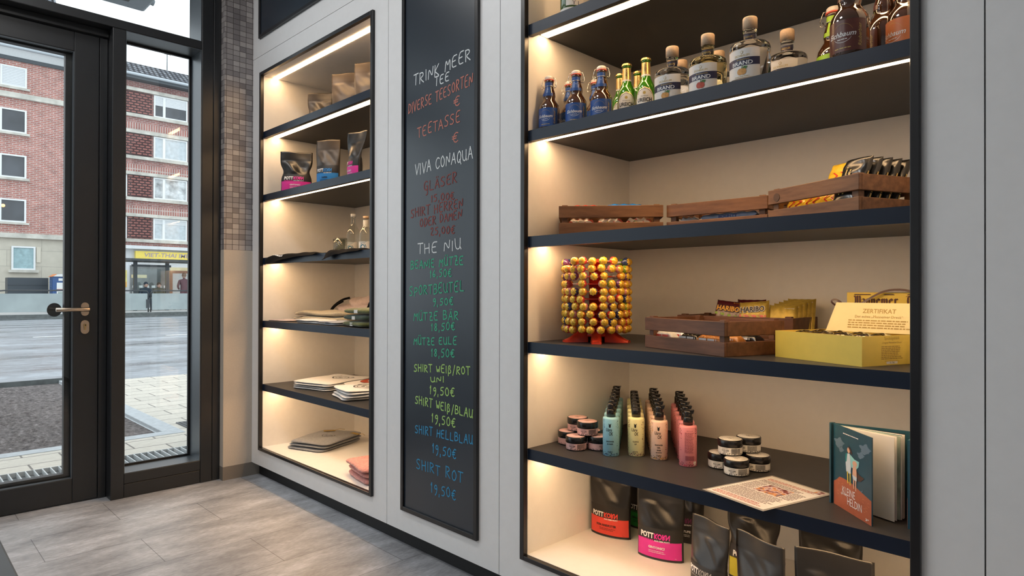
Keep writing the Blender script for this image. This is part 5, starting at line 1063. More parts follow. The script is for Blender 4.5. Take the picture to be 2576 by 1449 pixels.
for k in range(10):
    idx = 0
    for j in range(14):
        a = cam_a + (j - 6.5) * R(18) + R(rr.uniform(-2, 2)) + (R(4) if k % 2 else 0); nme = rr.choices(names, wts)[0]
        tilt = rr.uniform(-.12, .12); dz = rr.uniform(-.0015, .0015)
        if (k, j) in missing: continue
        o = bpy.data.objects.new('lollipop', LM[nme]); COL.objects.link(o)
        o.location = (LX + 0.1085 * math.cos(a), LY + 0.1085 * math.sin(a), LZ + 0.0475 + k * 0.0257 + dz); o.rotation_euler = (rr.uniform(0, 6), tilt, a)
        idx += 1
        tag(o, '%s wrapped lollipop with golden flower, %s row from the top, %s from left' % (nme, ORD[9 - k], ORD[idx - 1]), 'lollipop', 'lollipops on the red stand')
# ---------------------------------------------------------------- yellow gift boxes
m_yel = M('yellow_card', (0.80, 0.60, 0.10), 0.45, var=0.03); m_pale = M('pale_yellow_card', (0.84, 0.72, 0.36), 0.5, var=0.02); m_brk = M('brown_print', (0.10, 0.035, 0.02), 0.5); m_tan = M('ochre_print', (0.42, 0.27, 0.05), 0.5)
rz = R(-20.8); L = 0.262; D = 0.27; A = Vector((-0.737, 1.750)); ex = Vector((math.cos(rz), math.sin(rz))); ey = Vector((-ex.y, ex.x))
ctr = A + ex * L / 2 + ey * D / 2
t = thing('gift_box', 'open shallow yellow gift box of wrapped sweets at the right shelf end', 'box', (ctr.x, ctr.y, 0.9302), rz)
b = MB(); q = 0.0025; a_, d_ = L / 2, D / 2
b.box(-a_, a_, -d_, d_, 0, q).box(-a_, a_, -d_, -d_ + q, q, 0.0715).box(-a_, a_, d_ - q, d_, q, 0.0715).box(-a_, -a_ + q, -d_ + q, d_ - q, q, 0.0715).box(a_ - q, a_, -d_ + q, d_ - q, q, 0.0715)
b.build('tray', m_yel, t)
sp = plane_map((a_ + 0.0006, 0, 0), (0, 1, 0), (0, 0, 1))
pr = MB().text('Spezialgebäck', sp, W=0.055, m=0, x=-0.03, y=0.064).text('„Original Mannemer Dreck“', sp, W=0.075, m=0, x=-0.03, y=0.054).lines(sp, -0.068, 0.010, 0.044, 8, 0.0042, 0.0022, 0, 0.25, seed=5).text('Inhalt: 20 Stück, 900 g', sp, W=0.05, m=0, x=-0.03, y=0.0095)
pr.add([sp(-0.05, 0.003), sp(-0.01, 0.003), sp(-0.01, 0.009), sp(-0.05, 0.009)], [(0, 1, 2, 3)], 1).text('01. Mai', plane_map((a_ + 0.0009, 0, 0), (0, 1, 0), (0, 0, 1)), H=0.004, m=2, x=-0.03, y=0.006)
pr.build('side_print', [m_tan, m_paper, m_black], t)
# certificate card leaning in the box
M3 = Matrix.Translation((ctr.x, ctr.y, 0.9302)) @ Matrix.Rotation(rz, 4, 'Z')
P0 = M3 @ Vector((-0.085, 0.020, 0.070)); PX = Vector((math.cos(R(-6)), math.sin(R(-6)), 0)); PY = Vector((0.03, 0.33, 1)).normalized(); N = PX.cross(PY)
t = thing('certificate_card', 'pale yellow folded certificate card standing in the open gift box', 'card', P0, 0)
cmap = lambda x, y, o=0.0: PX * x + PY * y + N * o
b = MB(); W_, H_ = 0.245, 0.082
b.add([cmap(*p) for p in ((-0.012, 0), (W_, 0), (W_ + 0.0, H_), (0.006, H_))] + [cmap(p[0], p[1], -0.0008) for p in ((-0.012, 0), (W_, 0), (W_, H_), (0.006, H_))], [(0, 1, 2, 3), (7, 6, 5, 4), (0, 4, 5, 1), (1, 5, 6, 2), (2, 6, 7, 3), (3, 7, 4, 0)])
bk = [cmap(0.006, H_, -0.0004), cmap(W_, H_, -0.0004), cmap(W_, H_, -0.0004) + Vector((0.0, 0.055, -0.068)), cmap(0.006, H_, -0.0004) + Vector((0, 0.055, -0.068))]
b.add(bk, [(0, 1, 2, 3)])
b.build('card', m_pale, t)
f = lambda x, y: cmap(x, y, 0.0007)
MB().text('ZERTIFIKAT', f, W=0.082, H=0.012, m=0, x=0.120, y=0.059, bold=0.01).text('Der echte „Mannemer Dreck“', f, W=0.118, H=0.0085, m=0, x=0.120, y=0.043).lines(f, 0.045, 0.200, 0.031, 4, 0.0066, 0.0030, 0, 0.12, seed=9).build('print', m_tan, t)
# sweets in clear film
m_film = thin_glass('clear_film', (0.95, 0.94, 0.93), 0.15, 5.0, 1.5)
k = 0
for j in range(2):
    for i in range(4):
        p = M3 @ Vector((-0.085 + i * 0.058, -0.075 + j * 0.062, 0.037)); t = thing('wrapped_sweet', 'dark biscuit wrapped in clear film in the gift box, %s row, %s from left' % (('front', 'second')[j], ORD[i]), 'sweet', p, rz + R(7 * i - 9 * j), 'film wrapped biscuits')
        superell(MB(), (0, 0, 0), (0.024, 0.024, 0.020), 3, 2, 20, 8).build('biscuit', M('chocolate_biscuit', (0.48, 0.43, 0.39), 0.45, var=0.3), t)
        superell(MB(), (0, 0, 0.002), (0.028, 0.029, 0.0335), 3, 3, 22, 10, 0, lambda x, y, z: (x, y, z + 0.004 * wob(x, y, 1.3, 120))).build('film', m_film, t)
# second box standing behind with ribbon
t = thing('gift_box', 'closed yellow gift box with blackletter print and brown ribbon, standing behind', 'box', (-0.508, 2.035, 0.9302), R(-3))
MB().box(-0.127, 0.12, -0.035, 0.035, 0, 0.176).build('carton', m_yel, t, bevel=0.002)
f = plane_map((0, -0.0362, 0), (1, 0, 0), (0, 0, 1))
BLK = {'M': '.0,.25 .12,.05 .28,.2 .28,.85 .08,1;.28,.85 .55,1 .62,.85 .62,.12;.62,.88 .9,1 1.0,.85 1.0,.1 1.12,.0', 'a': '.12,.58 .42,.7 .78,.6 .78,.1 .95,.0;.78,.36 .3,.36 .18,.12 .42,.0 .78,.16', 'n': '.05,.6 .22,.7 .22,.08 .36,.0;.22,.56 .58,.7 .76,.58 .76,.1 .92,.0', 'm': '.0,.6 .14,.7 .14,.08 .24,.0;.14,.56 .38,.7 .5,.58 .5,.08 .6,.0;.5,.56 .76,.7 .88,.58 .88,.1 1.0,.0', 'e': '.2,.34 .78,.5 .74,.62 .46,.7 .2,.56 .2,.12 .48,.0 .84,.14', 'r': '.08,.6 .28,.7 .28,.08 .44,.0;.28,.54 .58,.7 .8,.58', 'c': '.82,.6 .5,.7 .2,.56 .2,.12 .5,.0 .84,.12', 'k': '.1,.95 .26,1.05 .26,.08 .4,.0;.26,.42 .6,.66 .76,.56 .34,.36 .7,.04 .92,.06', 'D': '.05,.95 .45,1.0 .85,.8 .92,.3 .6,.0 .1,.04 .26,.16;.34,.92 .28,.5 .34,.12'}
b = MB()
def fraktur(word, x0, x1, z0, hgt):
    n = sum(1.25 if c in 'MDm' else 0.86 for c in word); u = (x1 - x0) / n; x = x0; nib = Vector((0.0022, 0, 0.0012))
    for c in word:
        w_ = 1.25 if c in 'MDm' else 0.86
        for st in BLK[c].split(';'):
            P = [f(x + float(p.split(',')[0]) * u * w_ * 0.86, z0 + float(p.split(',')[1]) * hgt) for p in st.split()]
            for p, q in zip(P[:-1], P[1:]): l_ = Vector((0, -0.000004 * len(b.f), 0)); b.add([p - nib + l_, p + nib + l_, q + nib + l_, q - nib + l_], [(0, 1, 2, 3)])
        x += w_ * u
fraktur('Mannemer', -0.107, 0.010, 0.140, 0.026); fraktur('Dreck', 0.026, 0.104, 0.140, 0.026)
for x0, x1, z in ((-0.108, -0.06, 0.1685), (-0.03, 0.0, 0.1685), (0.028, 0.11, 0.1685), (-0.10, -0.06, 0.1365), (0.03, 0.07, 0.1365)): b.add([f(x0, z), f(x1, z), f(x1 - .004, z + 0.0026), f(x0 + .004, z + 0.0026)], [(0, 1, 2, 3)])
b.build('blackletter_print', m_brk, t)
def ribbon(pts, w_=0.006):
    b = MB(); P = [Vector(p) for p in pts]
    for _ in range(2):
        n = [P[0]]
        for p, q in zip(P[:-1], P[1:]): n += [p * .75 + q * .25, p * .25 + q * .75]
        P = n + [P[-1]]
    vs = []
    for i, p in enumerate(P):
        t_ = (P[min(i + 1, len(P) - 1)] - P[max(i - 1, 0)]).normalized(); n_ = Vector((-t_.z, 0.35, t_.x)) * (w_ / 2); vs += [p - n_, p + n_]
    b.add(vs, [(2 * i, 2 * i + 1, 2 * i + 3, 2 * i + 2) for i in range(len(P) - 1)], 0, True); return b
rb = ribbon([(-0.125, -0.045, 0.125), (-0.100, -0.046, 0.130), (-0.06, -0.050, 0.160), (-0.02, -0.045, 0.183), (0.035, -0.045, 0.184), (0.075, -0.05, 0.160), (0.12, -0.05, 0.120)])
rb._xf(Matrix(), ribbon([(-0.125, -0.045, 0.125), (-0.15, -0.046, 0.135), (-0.168, -0.05, 0.15), (-0.150, -0.05, 0.157), (-0.130, -0.046, 0.138), (-0.115, -0.044, 0.126)]))
rb.build('ribbon', M('brown_satin_ribbon', (0.11, 0.06, 0.055), 0.3), t)
# ---------------------------------------------------------------- laminated sheet
c0 = [Vector(p) for p in ((-0.889, 1.630), (-0.694, 1.576), (-0.619, 1.840), (-0.810, 1.901))]
t = thing('info_sheet', 'laminated white information sheet hanging over the shelf edge', 'sheet', (-0.753, 1.737, ZE), 0)
def sm(x, y, o=0.0):                                    # x, y in 0..1 on the page
    p = (c0[0] * (1 - x) + c0[1] * x) * (1 - y) + (c0[3] * (1 - x) + c0[2] * x) * y; return (p.x + 0.753, p.y - 1.737, 0.0012 + o)
MB().add([sm(0, 0), sm(1, 0), sm(1, 1), sm(0, 1), sm(0, 0, -.0009), sm(1, 0, -.0009), sm(1, 1, -.0009), sm(0, 1, -.0009)], [(0, 1, 2, 3), (7, 6, 5, 4), (0, 4, 5, 1), (1, 5, 6, 2), (2, 6, 7, 3), (3, 7, 4, 0)]).build('laminate', M('laminating_film', (0.42, 0.39, 0.35), 0.15), t)
MB().add([sm(x, y, .0004) for x, y in ((.035, .03), (.965, .03), (.965, .97), (.035, .97))], [(0, 1, 2, 3)]).build('paper', m_paper, t)
b = MB(); f = lambda x, y: sm(x, y, .0008)
b.lines(f, .12, .88, .86, 2, .035, .014, 1, .3, seed=1).lines(f, .10, .90, .78, 3, .03, .012, 0, .3, seed=2).lines(f, .08, .30, .67, 8, .032, .012, 0, .1, seed=3).lines(f, .74, .92, .67, 8, .032, .012, 0, .1, seed=4).lines(f, .08, .92, .40, 8, .032, .012, 0, .15, seed=5).lines(f, .08, .92, .13, 3, .03, .012, 1, .2, seed=6)
b.build('printed_text', [m_brk, M('red_print_ink', (0.5, 0.06, 0.03), 0.5)], t)
mt, nt, bb_ = nodes('printed_photo'); nt.links.new(ramp(nt, noise(nt, coords(nt), 38, 2), [(.3, (.03, .02, .02)), (.42, (.25, .06, .05)), (.5, (.62, .55, .58)), (.58, (.68, .25, .03)), (.7, (.10, .15, .25))]), bb_.inputs['Base Color'])
MB().add([f(x, y) for x, y in ((.32, .44), (.72, .44), (.72, .70), (.32, .70))], [(0, 1, 2, 3)]).add([f(x, y) for x, y in ((.83, .86), (.95, .86), (.95, .96), (.83, .96))], [(0, 1, 2, 3)]).build('printed_picture', mt, t)
# ---------------------------------------------------------------- picture books
m_cov = M('teal_book_cover', (0.016, 0.070, 0.105), 0.4, var=0.12, vscale=18); m_hill = M('terracotta_print', (0.40, 0.105, 0.052), 0.45, var=0.08); m_page = M('book_paper', (0.74, 0.72, 0.69), 0.6, var=0.02)
m_teal = M('teal_print', (0.02, 0.20, 0.21), 0.5, var=0.4, vscale=25); m_cloud = M('cloud_print', (0.10, 0.17, 0.24), 0.5); m_skin2 = M('figure_skin_print', (0.62, 0.36, 0.25), 0.5); m_cape = M('aqua_print', (0.25, 0.55, 0.55), 0.5); m_hairp = M('dark_brown_print', (0.06, 0.03, 0.025), 0.5); m_yelp = M('yellow_print', (0.60, 0.47, 0.06), 0.5); m_whp = M('pale_blue_print', (0.52, 0.60, 0.66), 0.5)
def book(label, loc, a1, a2, w_, h_, group, pages=6):
    t = thing('picture_book', label, 'book', loc, 0, group)
    def board_(name, ang, th, m_, x0=0.004, ww=w_, hh=h_, z0=0.0, par=None):
        d = Vector((math.cos(ang), math.sin(ang), 0)); n = Vector((-d.y, d.x, 0)); b = MB()
        v = [d * x + n * y + Vector((0, 0, z)) for z in (z0, hh) for y in (-th / 2, th / 2) for x in (x0, ww)]
        b.add(v, [(0, 2, 3, 1), (4, 5, 7, 6), (0, 1, 5, 4), (2, 6, 7, 3), (0, 4, 6, 2), (1, 3, 7, 5)]); return b.build(name, m_, t)
    fc = board_('front_cover', a1, 0.0028, [m_cov]); board_('back_cover', a2, 0.0028, [m_cov])
    MB().prism([(0.009 * math.cos(a), 0.009 * math.sin(a)) for a in [a2 + (a1 - a2) * 0.5 + PI * 0.5 + PI * i / 8 for i in range(9)]][::1], 0, h_, 'z').build('spine', m_cov, t)
    for i in range(pages):
        a = a1 + (a2 - a1) * (0.36 + 0.58 * (i + 1) / (pages + 1)); pm = [m_page, m_page, M('sage_page', (0.30, 0.38, 0.33), 0.6, var=0.4, vscale=20), m_teal, m_page, M('dark_page', (0.015, 0.025, 0.035), 0.6), m_page][i % 7]
        board_('page', a, 0.0016, pm, 0.008, w_ - 0.006 - 0.002 * (i % 2), h_ - 0.004, 0.003)
        if i in (2, 3): board_('page', a + R(1.2), 0.0008, m_page, 0.008, w_ - 0.004, h_ - 0.004, 0.003)
    d = Vector((math.cos(a1), math.sin(a1), 0)); n = Vector((d.y, -d.x, 0))
    lay = lambda k: (lambda x, y: d * (0.006 + x * (w_ - 0.007)) + Vector((0, 0, y * h_)) + n * (0.0016 + 0.0002 * k))
    b = MB(); F = lay(0)
    hill = [(0, .0), (1, .0), (1, .28), (.82, .31), (.62, .345), (.50, .365), (.30, .375), (.17, .372), (.07, .31), (0, .285)]
    b.poly(hill, lay(0), 0)
    def blob(cx, cy, s, m_, k=1):
        b.poly([(cx + s * (1 + .25 * math.sin(5 * a)) * math.cos(a), cy + s * .42 * (1 + .3 * math.cos(4 * a + 1)) * math.sin(a)) for a in [2 * PI * i / 26 for i in range(26)]], lay(k), m_)
    blob(.16, .79, .13, 2); blob(.85, .835, .13, 2); blob(.22, .715, .07, 2); blob(.74, .745, .085, 2)
    # two figures on the hill, holding hands
    b.poly([(.385, .70), (.45, .71), (.49, .55), (.47, .46), (.36, .48), (.345, .56), (.34, .66)], lay(2), 8).poly([(.36, .60), (.46, .60), (.49, .475), (.36, .495)], lay(3), 8).poly([(.345, .695), (.39, .705), (.37, .60), (.335, .59)], lay(4), 9)
    b.poly([(.38, .485), (.41, .485), (.42, .345), (.39, .345)], lay(3), 7).poly([(.45, .48), (.48, .475), (.48, .335), (.455, .335)], lay(3), 7)
    b.poly([(.425 + .038 * math.cos(a), .745 + .034 * math.sin(a)) for a in [2 * PI * i / 16 for i in range(16)]], lay(3), 3).poly([(.40, .79), (.46, .785), (.50, .75), (.53, .715), (.475, .715), (.455, .75)], lay(4), 5)
    b.poly([(.46, .705), (.58, .665), (.70, .66), (.69, .60), (.62, .55), (.50, .555), (.475, .62)], lay(3), 4).poly([(.59 + .06 * math.cos(a), .615 + .034 * math.sin(a)) for a in [2 * PI * i / 16 for i in range(16)]], lay(4), 3)
    b.poly([(.54, .58), (.63, .58), (.645, .46), (.53, .47)], lay(4), 3).poly([(.53, .475), (.645, .465), (.64, .42), (.55, .425)], lay(5), 8).poly([(.645, .54), (.70, .51), (.83, .495), (.74, .44), (.66, .43)], lay(3), 5)
    b.poly([(.55, .43), (.58, .43), (.575, .315), (.55, .315)], lay(4), 3).poly([(.60, .43), (.63, .43), (.63, .30), (.605, .30)], lay(4), 3)
    b.poly([(.74, .335), (.79, .345), (.80, .37), (.785, .335), (.76, .315)], lay(3), 2)
    for x, y in ((.15, .30), (.25, .28), (.13, .17), (.20, .20), (.80, .23), (.93, .215), (.83, .13), (.88, .15), (.60, .10), (.66, .105)):
        pts = [(x + .03 * math.cos(a), y + .022 * math.sin(a)) for a in [PI * (.2 + 1.5 * i / 8) for i in range(9)]]
        for p, q in zip(pts[:-1], pts[1:]): b.add([lay(1)(*p), lay(1)(*q), lay(1)(q[0], q[1] + .006), lay(1)(p[0], p[1] + .006)], [(0, 1, 2, 3)], 10)
    b.text('KLEINE', lambda x, y: lay(2)(x, y), W=.34, H=.088, m=1, x=.42, y=.235, bold=-0.005).text('(große)', lambda x, y: lay(2)(x, y), W=.17, H=.030, m=1, x=.30, y=.185, shear=.2).text('HELDIN', lambda x, y: lay(2)(x, y), W=.38, H=.088, m=1, x=.575, y=.130, bold=-0.005)
    b.text('3°', lay(2), W=.08, H=.028, m=1, x=.90, y=.04, bold=.03).lines(lay(2), .27, .68, .92, 1, .02, .010, 1, 0, seed=3)
    rr = random.Random(2)
    for _ in range(40): x, y = rr.uniform(.04, .97), rr.uniform(.5, .97); b.poly([(x - .004, y - .003), (x + .004, y - .003), (x, y + .004)], lay(1), 2)
    b.build('cover_picture', [m_hill, m_ink, m_cloud, m_skin2, m_cape, m_hairp, m_hairp, m_yelp, m_whp, m_teal, M('heart_line_print', (0.55, 0.20, 0.10), 0.5)], fc)
    return t
book('teal and terracotta picture book standing fanned open at the right shelf end', (-0.596, 1.775, ZE + 0.0003), R(-43), R(9), 0.172, 0.207, 'picture books')
bk = thing('picture_book', 'second teal and terracotta picture book, mostly hidden by the right frame', 'book', (-0.4085, 1.700, ZE + 0.0003), 0, 'picture books')
MB().box(0, 0.024, 0, 0.14, 0, 0.205).box(-0.0006, -0.0001, 0, 0.14, 0, 0.07, 1).build('cover', [m_cov, m_hill], bk)
# ---------------------------------------------------------------- folded clothes, left cabinet
def cloth(name, col, var=0.12): return M(name, col, 0.9, var=var, vscale=90, bmp=0.15, sheen=0.3)
m_wt = cloth('white_jersey', (0.74, 0.72, 0.70), 0.04); m_gr = cloth('grey_marl_jersey', (0.24, 0.25, 0.27), 0.15); m_pk = cloth('rose_marl_jersey', (0.58, 0.25, 0.22), 0.25); m_be = cloth('khaki_cotton', (0.36, 0.31, 0.21)); m_bg = cloth('blue_grey_jersey', (0.30, 0.32, 0.36)); m_ol = cloth('olive_knit', (0.115, 0.125, 0.035), 0.3); m_dg = cloth('dark_green_knit', (0.035, 0.060, 0.038), 0.3); m_bp = cloth('blush_cotton', (0.52, 0.42, 0.40)); m_sb = M('black_nylon', (0.004, 0.004, 0.005), 0.85, var=0.2, vscale=90, spec=0.12)
def folded(name, label, cat, loc, rz, w_, d_, h_, mt, n=2, seed=0, group=None, art=None, amp=0.003):
    """cloth folded n times: stacked soft layers bulging at the folds"""
    t = thing(name, label, cat, loc, rz, group); rr = random.Random(seed); b = MB(); th = h_ / n
    for k in range(n):
        s1 = rr.uniform(0, 6); ox, oy = rr.uniform(-.006, .006), rr.uniform(-.006, .006)
        superell(b, (ox, oy, th * (k + .5)), (w_ / 2 * rr.uniform(.96, 1), d_ / 2 * rr.uniform(.96, 1), th * .5), 9, 3.0, 64, 12, 0, lambda x, y, z: (x + 0.002 * math.sin(40 * y + s1), y + 0.003 * math.sin(30 * x + s1), z + (amp * wob(x, y, s1, 22) * (0.5 if z < 0 else 1) if k == n - 1 or abs(z) > 0 else 0) * (0 if (z < 0 and k == 0) else 1)))
    b.build('fabric', mt, t)
    if art: art(t, h_ + amp * 1.25 + 0.0004)
    return t
def face_print(dx, dy, s, m_):
    def art(t, z):
        b = MB(); f = plane_map((dx, dy, z), (1, 0, 0), (0, 1, 0))
        def ring(cx, cy, rx, ry, wd, a0=0, a1=360):
            A = [R(a0 + (a1 - a0) * i / 24) for i in range(25)]
            for p, q in zip(A[:-1], A[1:]): b.add([f(cx + rx * math.cos(p), cy + ry * math.sin(p)), f(cx + rx * math.cos(q), cy + ry * math.sin(q)), f(cx + (rx - wd) * math.cos(q), cy + (ry - wd) * math.sin(q)), f(cx + (rx - wd) * math.cos(p), cy + (ry - wd) * math.sin(p))], [(0, 1, 2, 3)])
        ring(0, 0, s, s * .85, s * .10); ring(0, -s * .25, s * .45, s * .32, s * .08); ring(-s * .38, s * .25, s * .16, s * .14, s * .07); ring(s * .38, s * .25, s * .16, s * .14, s * .07); ring(s * .9, s * .4, s * .42, s * .62, s * .12, -90, 120); ring(-s * .9, s * .4, s * .42, s * .62, s * .12, 60, 270)
        b.poly([(s * .14 * math.cos(a), -s * .12 + s * .09 * math.sin(a)) for a in [2 * PI * i / 14 for i in range(14)]], f)
        b.build('face_print', m_, t, label='printed cartoon face')
    return art
Z5 = 0.5592; Z4 = 0.9302
C_ = Vector((-3.350, 1.875))
folded('folded_shirt', 'lower white folded shirt of the left pile on its shelf', 'shirt', (C_.x, C_.y, Z5), R(14), 0.305, 0.37, 0.020, m_wt, 2, 1, 'white folded shirts', amp=0.0012)
folded('folded_shirt', 'upper white folded shirt with printed face, left pile', 'shirt', (C_.x + 0.004, C_.y + 0.004, Z5 + 0.0225), R(15), 0.30, 0.365, 0.022, m_wt, 2, 2, 'white folded shirts', face_print(0.03, 0.03, 0.052, m_black), amp=0.0015)
def redprint(t, z):
    b = MB(); f = plane_map((0.0, 0.01, z), (1, 0, 0), (0, 1, 0)); A = [2 * PI * i / 24 for i in range(25)]
    for p, q in zip(A[:-1], A[1:]): b.add([f(.085 * math.cos(p), .10 * math.sin(p)), f(.085 * math.cos(q), .10 * math.sin(q)), f(.05 * math.cos(q), .055 * math.sin(q)), f(.05 * math.cos(p), .055 * math.sin(p))], [(0, 1, 2, 3)])
    b.build('red_print', M('red_textile_print', (0.42, 0.06, 0.025), 0.8), t, label='red ring print')
folded('folded_shirt', 'white folded shirt with red print behind the left pile', 'shirt', (-3.075, 1.990, Z5), R(12), 0.25, 0.30, 0.044, m_wt, 3, 3, 'white folded shirts', redprint, amp=0.0015)
folded('folded_shirt', 'lower white folded shirt of the right pile at the shelf front', 'shirt', (-2.905, 1.790, Z5), R(-15), 0.25, 0.25, 0.026, m_wt, 2, 4, 'white folded shirts', amp=0.0015)
folded('folded_shirt', 'upper white folded shirt with line drawing, right pile at the front', 'shirt', (-2.900, 1.795, Z5 + 0.0285), R(-13), 0.245, 0.245, 0.026, m_wt, 2, 5, 'white folded shirts', face_print(0.02, 0.0, 0.06, m_black), amp=0.002)
C_ = Vector((-3.505, 1.915))
for k in range(3):
    folded('folded_shirt', ['lowest grey folded shirt on the left cabinet floor', 'middle grey folded shirt on the left cabinet floor', 'top grey folded shirt with dog face badge on the left cabinet floor'][k], 'shirt', (C_.x + 0.004 * k, C_.y + 0.003 * k, 0.1902 + 0.0175 * k + (0.001 if k else 0)), R(21 + 2 * k), 0.285, 0.37, 0.0165, m_gr, 1, 10 + k, 'grey folded shirts', face_print(0.02, -0.02, 0.032, m_black) if k == 2 else None, amp=0.0012 if k < 2 else 0.003)
for i, (x, y, rz_, lb) in enumerate(((-3.575, 1.985, 60, 'mustard swing tag on the left side of the grey shirts'), (-3.395, 2.055, 5, 'mustard swing tag on the right side of the grey shirts'))):
    tt = thing('swing_tag', lb, 'tag', (x, y, 0.2495), R(rz_))
    MB().box(-0.035, 0.035, -0.012, 0.012, 0, 0.0012).build('card', M('mustard_card', (0.42, 0.28, 0.05), 0.6), tt)
    MB().tube([(0.03, 0, 0.002), (0.06, 0.01, 0.006), (0.09, 0.0, 0.003)], 0.0012, 6).build('string', M('ochre_string', (0.45, 0.30, 0.08), 0.8), tt)
folded('folded_shirt', 'rose marl folded garment at the front right of the left cabinet floor', 'shirt', (-2.720, 1.765, 0.1903), R(-12), 0.27, 0.23, 0.084, m_pk, 3, 20, None, amp=0.003)
# shelf with caps, bags and shirts
folded('folded_trousers', 'khaki folded garment lying at the back left of the clothes shelf', 'garment', (-3.335, 1.850, Z4), R(6), 0.52, 0.17, 0.062, m_be, 2, 31, None, amp=0.006)
folded('folded_shirt', 'flat pale garment at the front left of the clothes shelf', 'garment', (-3.56, 1.705, Z4), R(4), 0.20, 0.13, 0.010, m_bp, 1, 32, None, amp=0.001)
folded('folded_shirt', 'white folded garment in the middle front of the clothes shelf', 'garment', (-3.225, 1.705, Z4), R(5), 0.25, 0.12, 0.022, m_wt, 2, 33, None, amp=0.002)
folded('folded_shirt', 'blue grey folded garment between the white and the green ones', 'garment', (-2.995, 1.715, Z4), R(2), 0.185, 0.16, 0.020, m_bg, 2, 34, None, amp=0.002)
for k, (mt, lb) in enumerate(((m_ol, 'lowest olive beanie of the folded green stack'), (m_dg, 'dark green beanie in the middle of the folded stack'), (m_ol, 'topmost olive beanie of the folded green stack'))):
    bt = folded('knitted_beanie', lb, 'beanie', (-2.745 + 0.012 * k, 1.745, Z4 + 0.0315 * k), R(-6 + 5 * k), 0.235 - 0.02 * (k == 1), 0.20, 0.030, mt, 1, 40 + k, 'folded beanies', amp=0.0006)
    MB().box(-0.014, 0.014, -0.1035, -0.1005, 0.006, 0.022).build('woven_badge', m_paper, bt, label='small white woven badge')
bg_ = thing('drawstring_bag', 'blush pink drawstring bag with black cords at the back of the clothes shelf', 'bag', (-3.285, 2.085, Z4), R(6))
def crumple(x, y, z): 
    k = smooth01((z + 0.09) / 0.05)
    return (x + 0.012 * k * math.sin(31 * y + 24 * z), y + 0.012 * k * math.sin(17 * x + 9 * z), z + k * (0.010 * math.sin(19 * x + 7 * y) + 0.007 * math.sin(41 * x - 13 * y)) + 0.05 * k * max(0, x) )
cb = superell(MB(), (0.0, 0, 0.052), (0.225, 0.125, 0.052), 3.5, 2.2, 72, 24, 0, crumple); superell(cb, (0.035, 0.015, 0.108), (0.165, 0.10, 0.045), 3, 2.0, 64, 20, 0, crumple)
cb.build('fabric', m_bp, bg_)
MB().tube(soft([(-0.255, -0.09, 0.008), (-0.225, -0.125, 0.04), (-0.175, -0.135, 0.085), (-0.125, -0.105, 0.125), (-0.10, -0.07, 0.135)]), 0.0065, 8).tube(soft([(-0.215, -0.135, 0.010), (-0.185, -0.148, 0.05), (-0.145, -0.140, 0.09), (-0.11, -0.11, 0.115)]), 0.0055, 8).tube(soft([(0.13, -0.13, 0.06), (0.155, -0.115, 0.13), (0.175, -0.06, 0.165)]), 0.006, 8).build('cord', m_sb, bg_)
# black sports bags hanging over the edge of the bottle shelf
Z3 = 1.2982
def flatbag(label, loc, rz, w_, d_, ov, seed, txt):
    t = thing('folded_bag', label, 'bag', loc, rz, 'black folded bags'); rr = random.Random(seed); p = rr.uniform(0, 6)
    def S(u, v, top):
        x = (u - .5) * w_ * (1 + .05 * math.sin(5 * v + p)); y = v * (d_ + ov) - ov; y += 0.008 * math.sin(9 * u + p)
        z = 0.0015 + (0.007 + 0.004 * abs(math.sin(11 * u + 7 * v + p))) * top * min(1, 12 * u, 12 * (1 - u), 12 * (1 - v), 12 * v)
        if y < 0: dr = smooth01(-y / ov); z -= (0.008 + 0.030 * (1 - u) ** 2) * dr * dr * (ov / 0.03); 
        return (x, y, z)
    b = MB().grid(lambda u, v: S(u, v, 1), 30, 16, 0).grid(lambda u, v: S(u, v, 0), 30, 16, 0); b.build('nylon', m_sb, t)
    f = lambda x, y: tuple(Vector(S(.5 + x / w_, (y + ov) / (d_ + ov), 1)) + Vector((0, -0.0008, 0.0012)))
    (MB().lines(f, -w_ * .42, -w_ * .12, -0.006, 2, 0.012, 0.006, 0, .1, seed=seed).build('white_print', m_ink, t) if txt else None)
flatbag('flat black bag with white print drooping over the left shelf edge', (-3.33, 1.622, Z3), R(0), 0.55, 0.12, 0.040, 3, 'x')
flatbag('flat black bag drooping over the shelf edge in front of the bottles', (-2.785, 1.622, Z3), R(0), 0.33, 0.11, 0.030, 6, '')
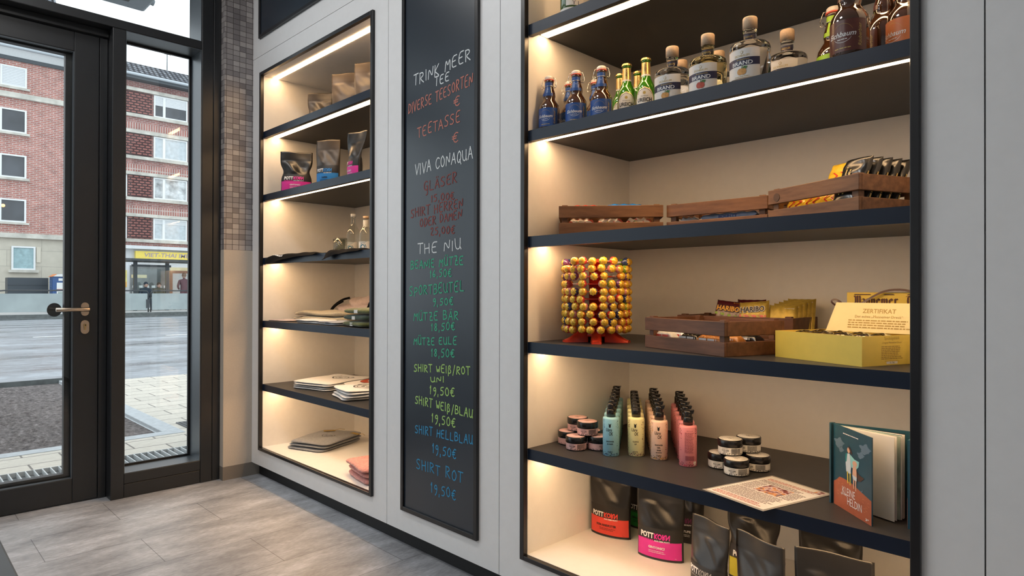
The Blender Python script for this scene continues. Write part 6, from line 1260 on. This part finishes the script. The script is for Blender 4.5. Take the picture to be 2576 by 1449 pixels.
# water bottles and tumblers
m_wg = thin_glass('water_bottle_glass', (0.93, 0.95, 0.93), 0.03, 1.6, 1.5)
def water(label, loc, s, seed, capm, r0=0.039, neck=0.62):
    t = thing('water_bottle', label, 'bottle', loc, R(30), 'clear glass water bottles')
    h = 0.245 * s
    MB().lathe([(0, 0.004), (r0 * .92, 0), (r0, 0.006), (r0, h * .50), (r0 * .97, h * .56), (r0 * .70, h * .66), (r0 * .43, h * .73), (0.0145, h * .80), (0.0135, h * .93)], 32).build('glass_bottle', m_wg, t)
    MB().lathe([(0, h * .931), (0.0155, h * .931), (0.0155, h * 1.0), (0, h * 1.002)], 24).build('cap', capm, t)
    lb = MB().lathe([(r0 + .0004, h * .10), (r0 + .0004, h * .34)], 20, 0, True, (0, 0), -PI / 2 - R(60), -PI / 2 + R(60)); cm = cyl_map(r0 + .0009, h * .20)
    for r, m_ in ((0.020, 1), (0.0165, 0), (0.0135, 1), (0.006, 0)): lb.poly([(r * math.cos(a), r * math.sin(a)) for a in [2 * PI * i / 24 for i in range(24)]], cyl_map(r0 + .0009 + (0.02 - r) * 0.03, h * .20), m_)
    lb.lines(cyl_map(r0 + .001, 0), -.025, .025, h * .325, 2, .006, .002, 1, .2)
    lb.build('label', [m_paper, M('petrol_blue_print', (0.02, 0.16, 0.27), 0.5)], t)
    return t
water('tall clear water bottle with white cap and blue round emblem', (-3.225, 1.935, Z3), 1.0, 1, m_wht)
wt = water('smaller clear water bottle with paper neck label, by the frame', (-2.975, 1.860, Z3), 0.84, 2, m_cork, 0.036)
MB().lathe([(0.0150, 0.148), (0.0142, 0.184)], 22).build('neck_label', m_paper, wt)
tu = thing('drinking_glass', 'clear tumbler left of the water bottles, the left one', 'glass', (-3.270, 1.870, Z3), 0, 'clear tumblers')
MB().lathe([(0, 0.006), (0.030, 0.006), (0.033, 0.10), (0.0342, 0.10), (0.0325, 0.001), (0, 0.0)], 32).build('tumbler', m_wg, tu)
dup(tu, (-3.185, 1.835, Z3), 0, 'clear tumbler left of the water bottles, the right one')
# dark counter end in the near left corner
t = thing('counter', 'dark grey counter end at the bottom left corner of the picture', 'counter', (-1.40, -0.19, 0))
MB().box(-0.60, 0.60, -0.30, 0.30, 0.0, 0.699).build('body', m_alu, t)
MB().box(-0.62, 0.62, -0.325, 0.325, 0.70, 0.74).build('counter_top', M('slate_grey_top', (0.075, 0.09, 0.10), 0.45), t, bevel=0.003)
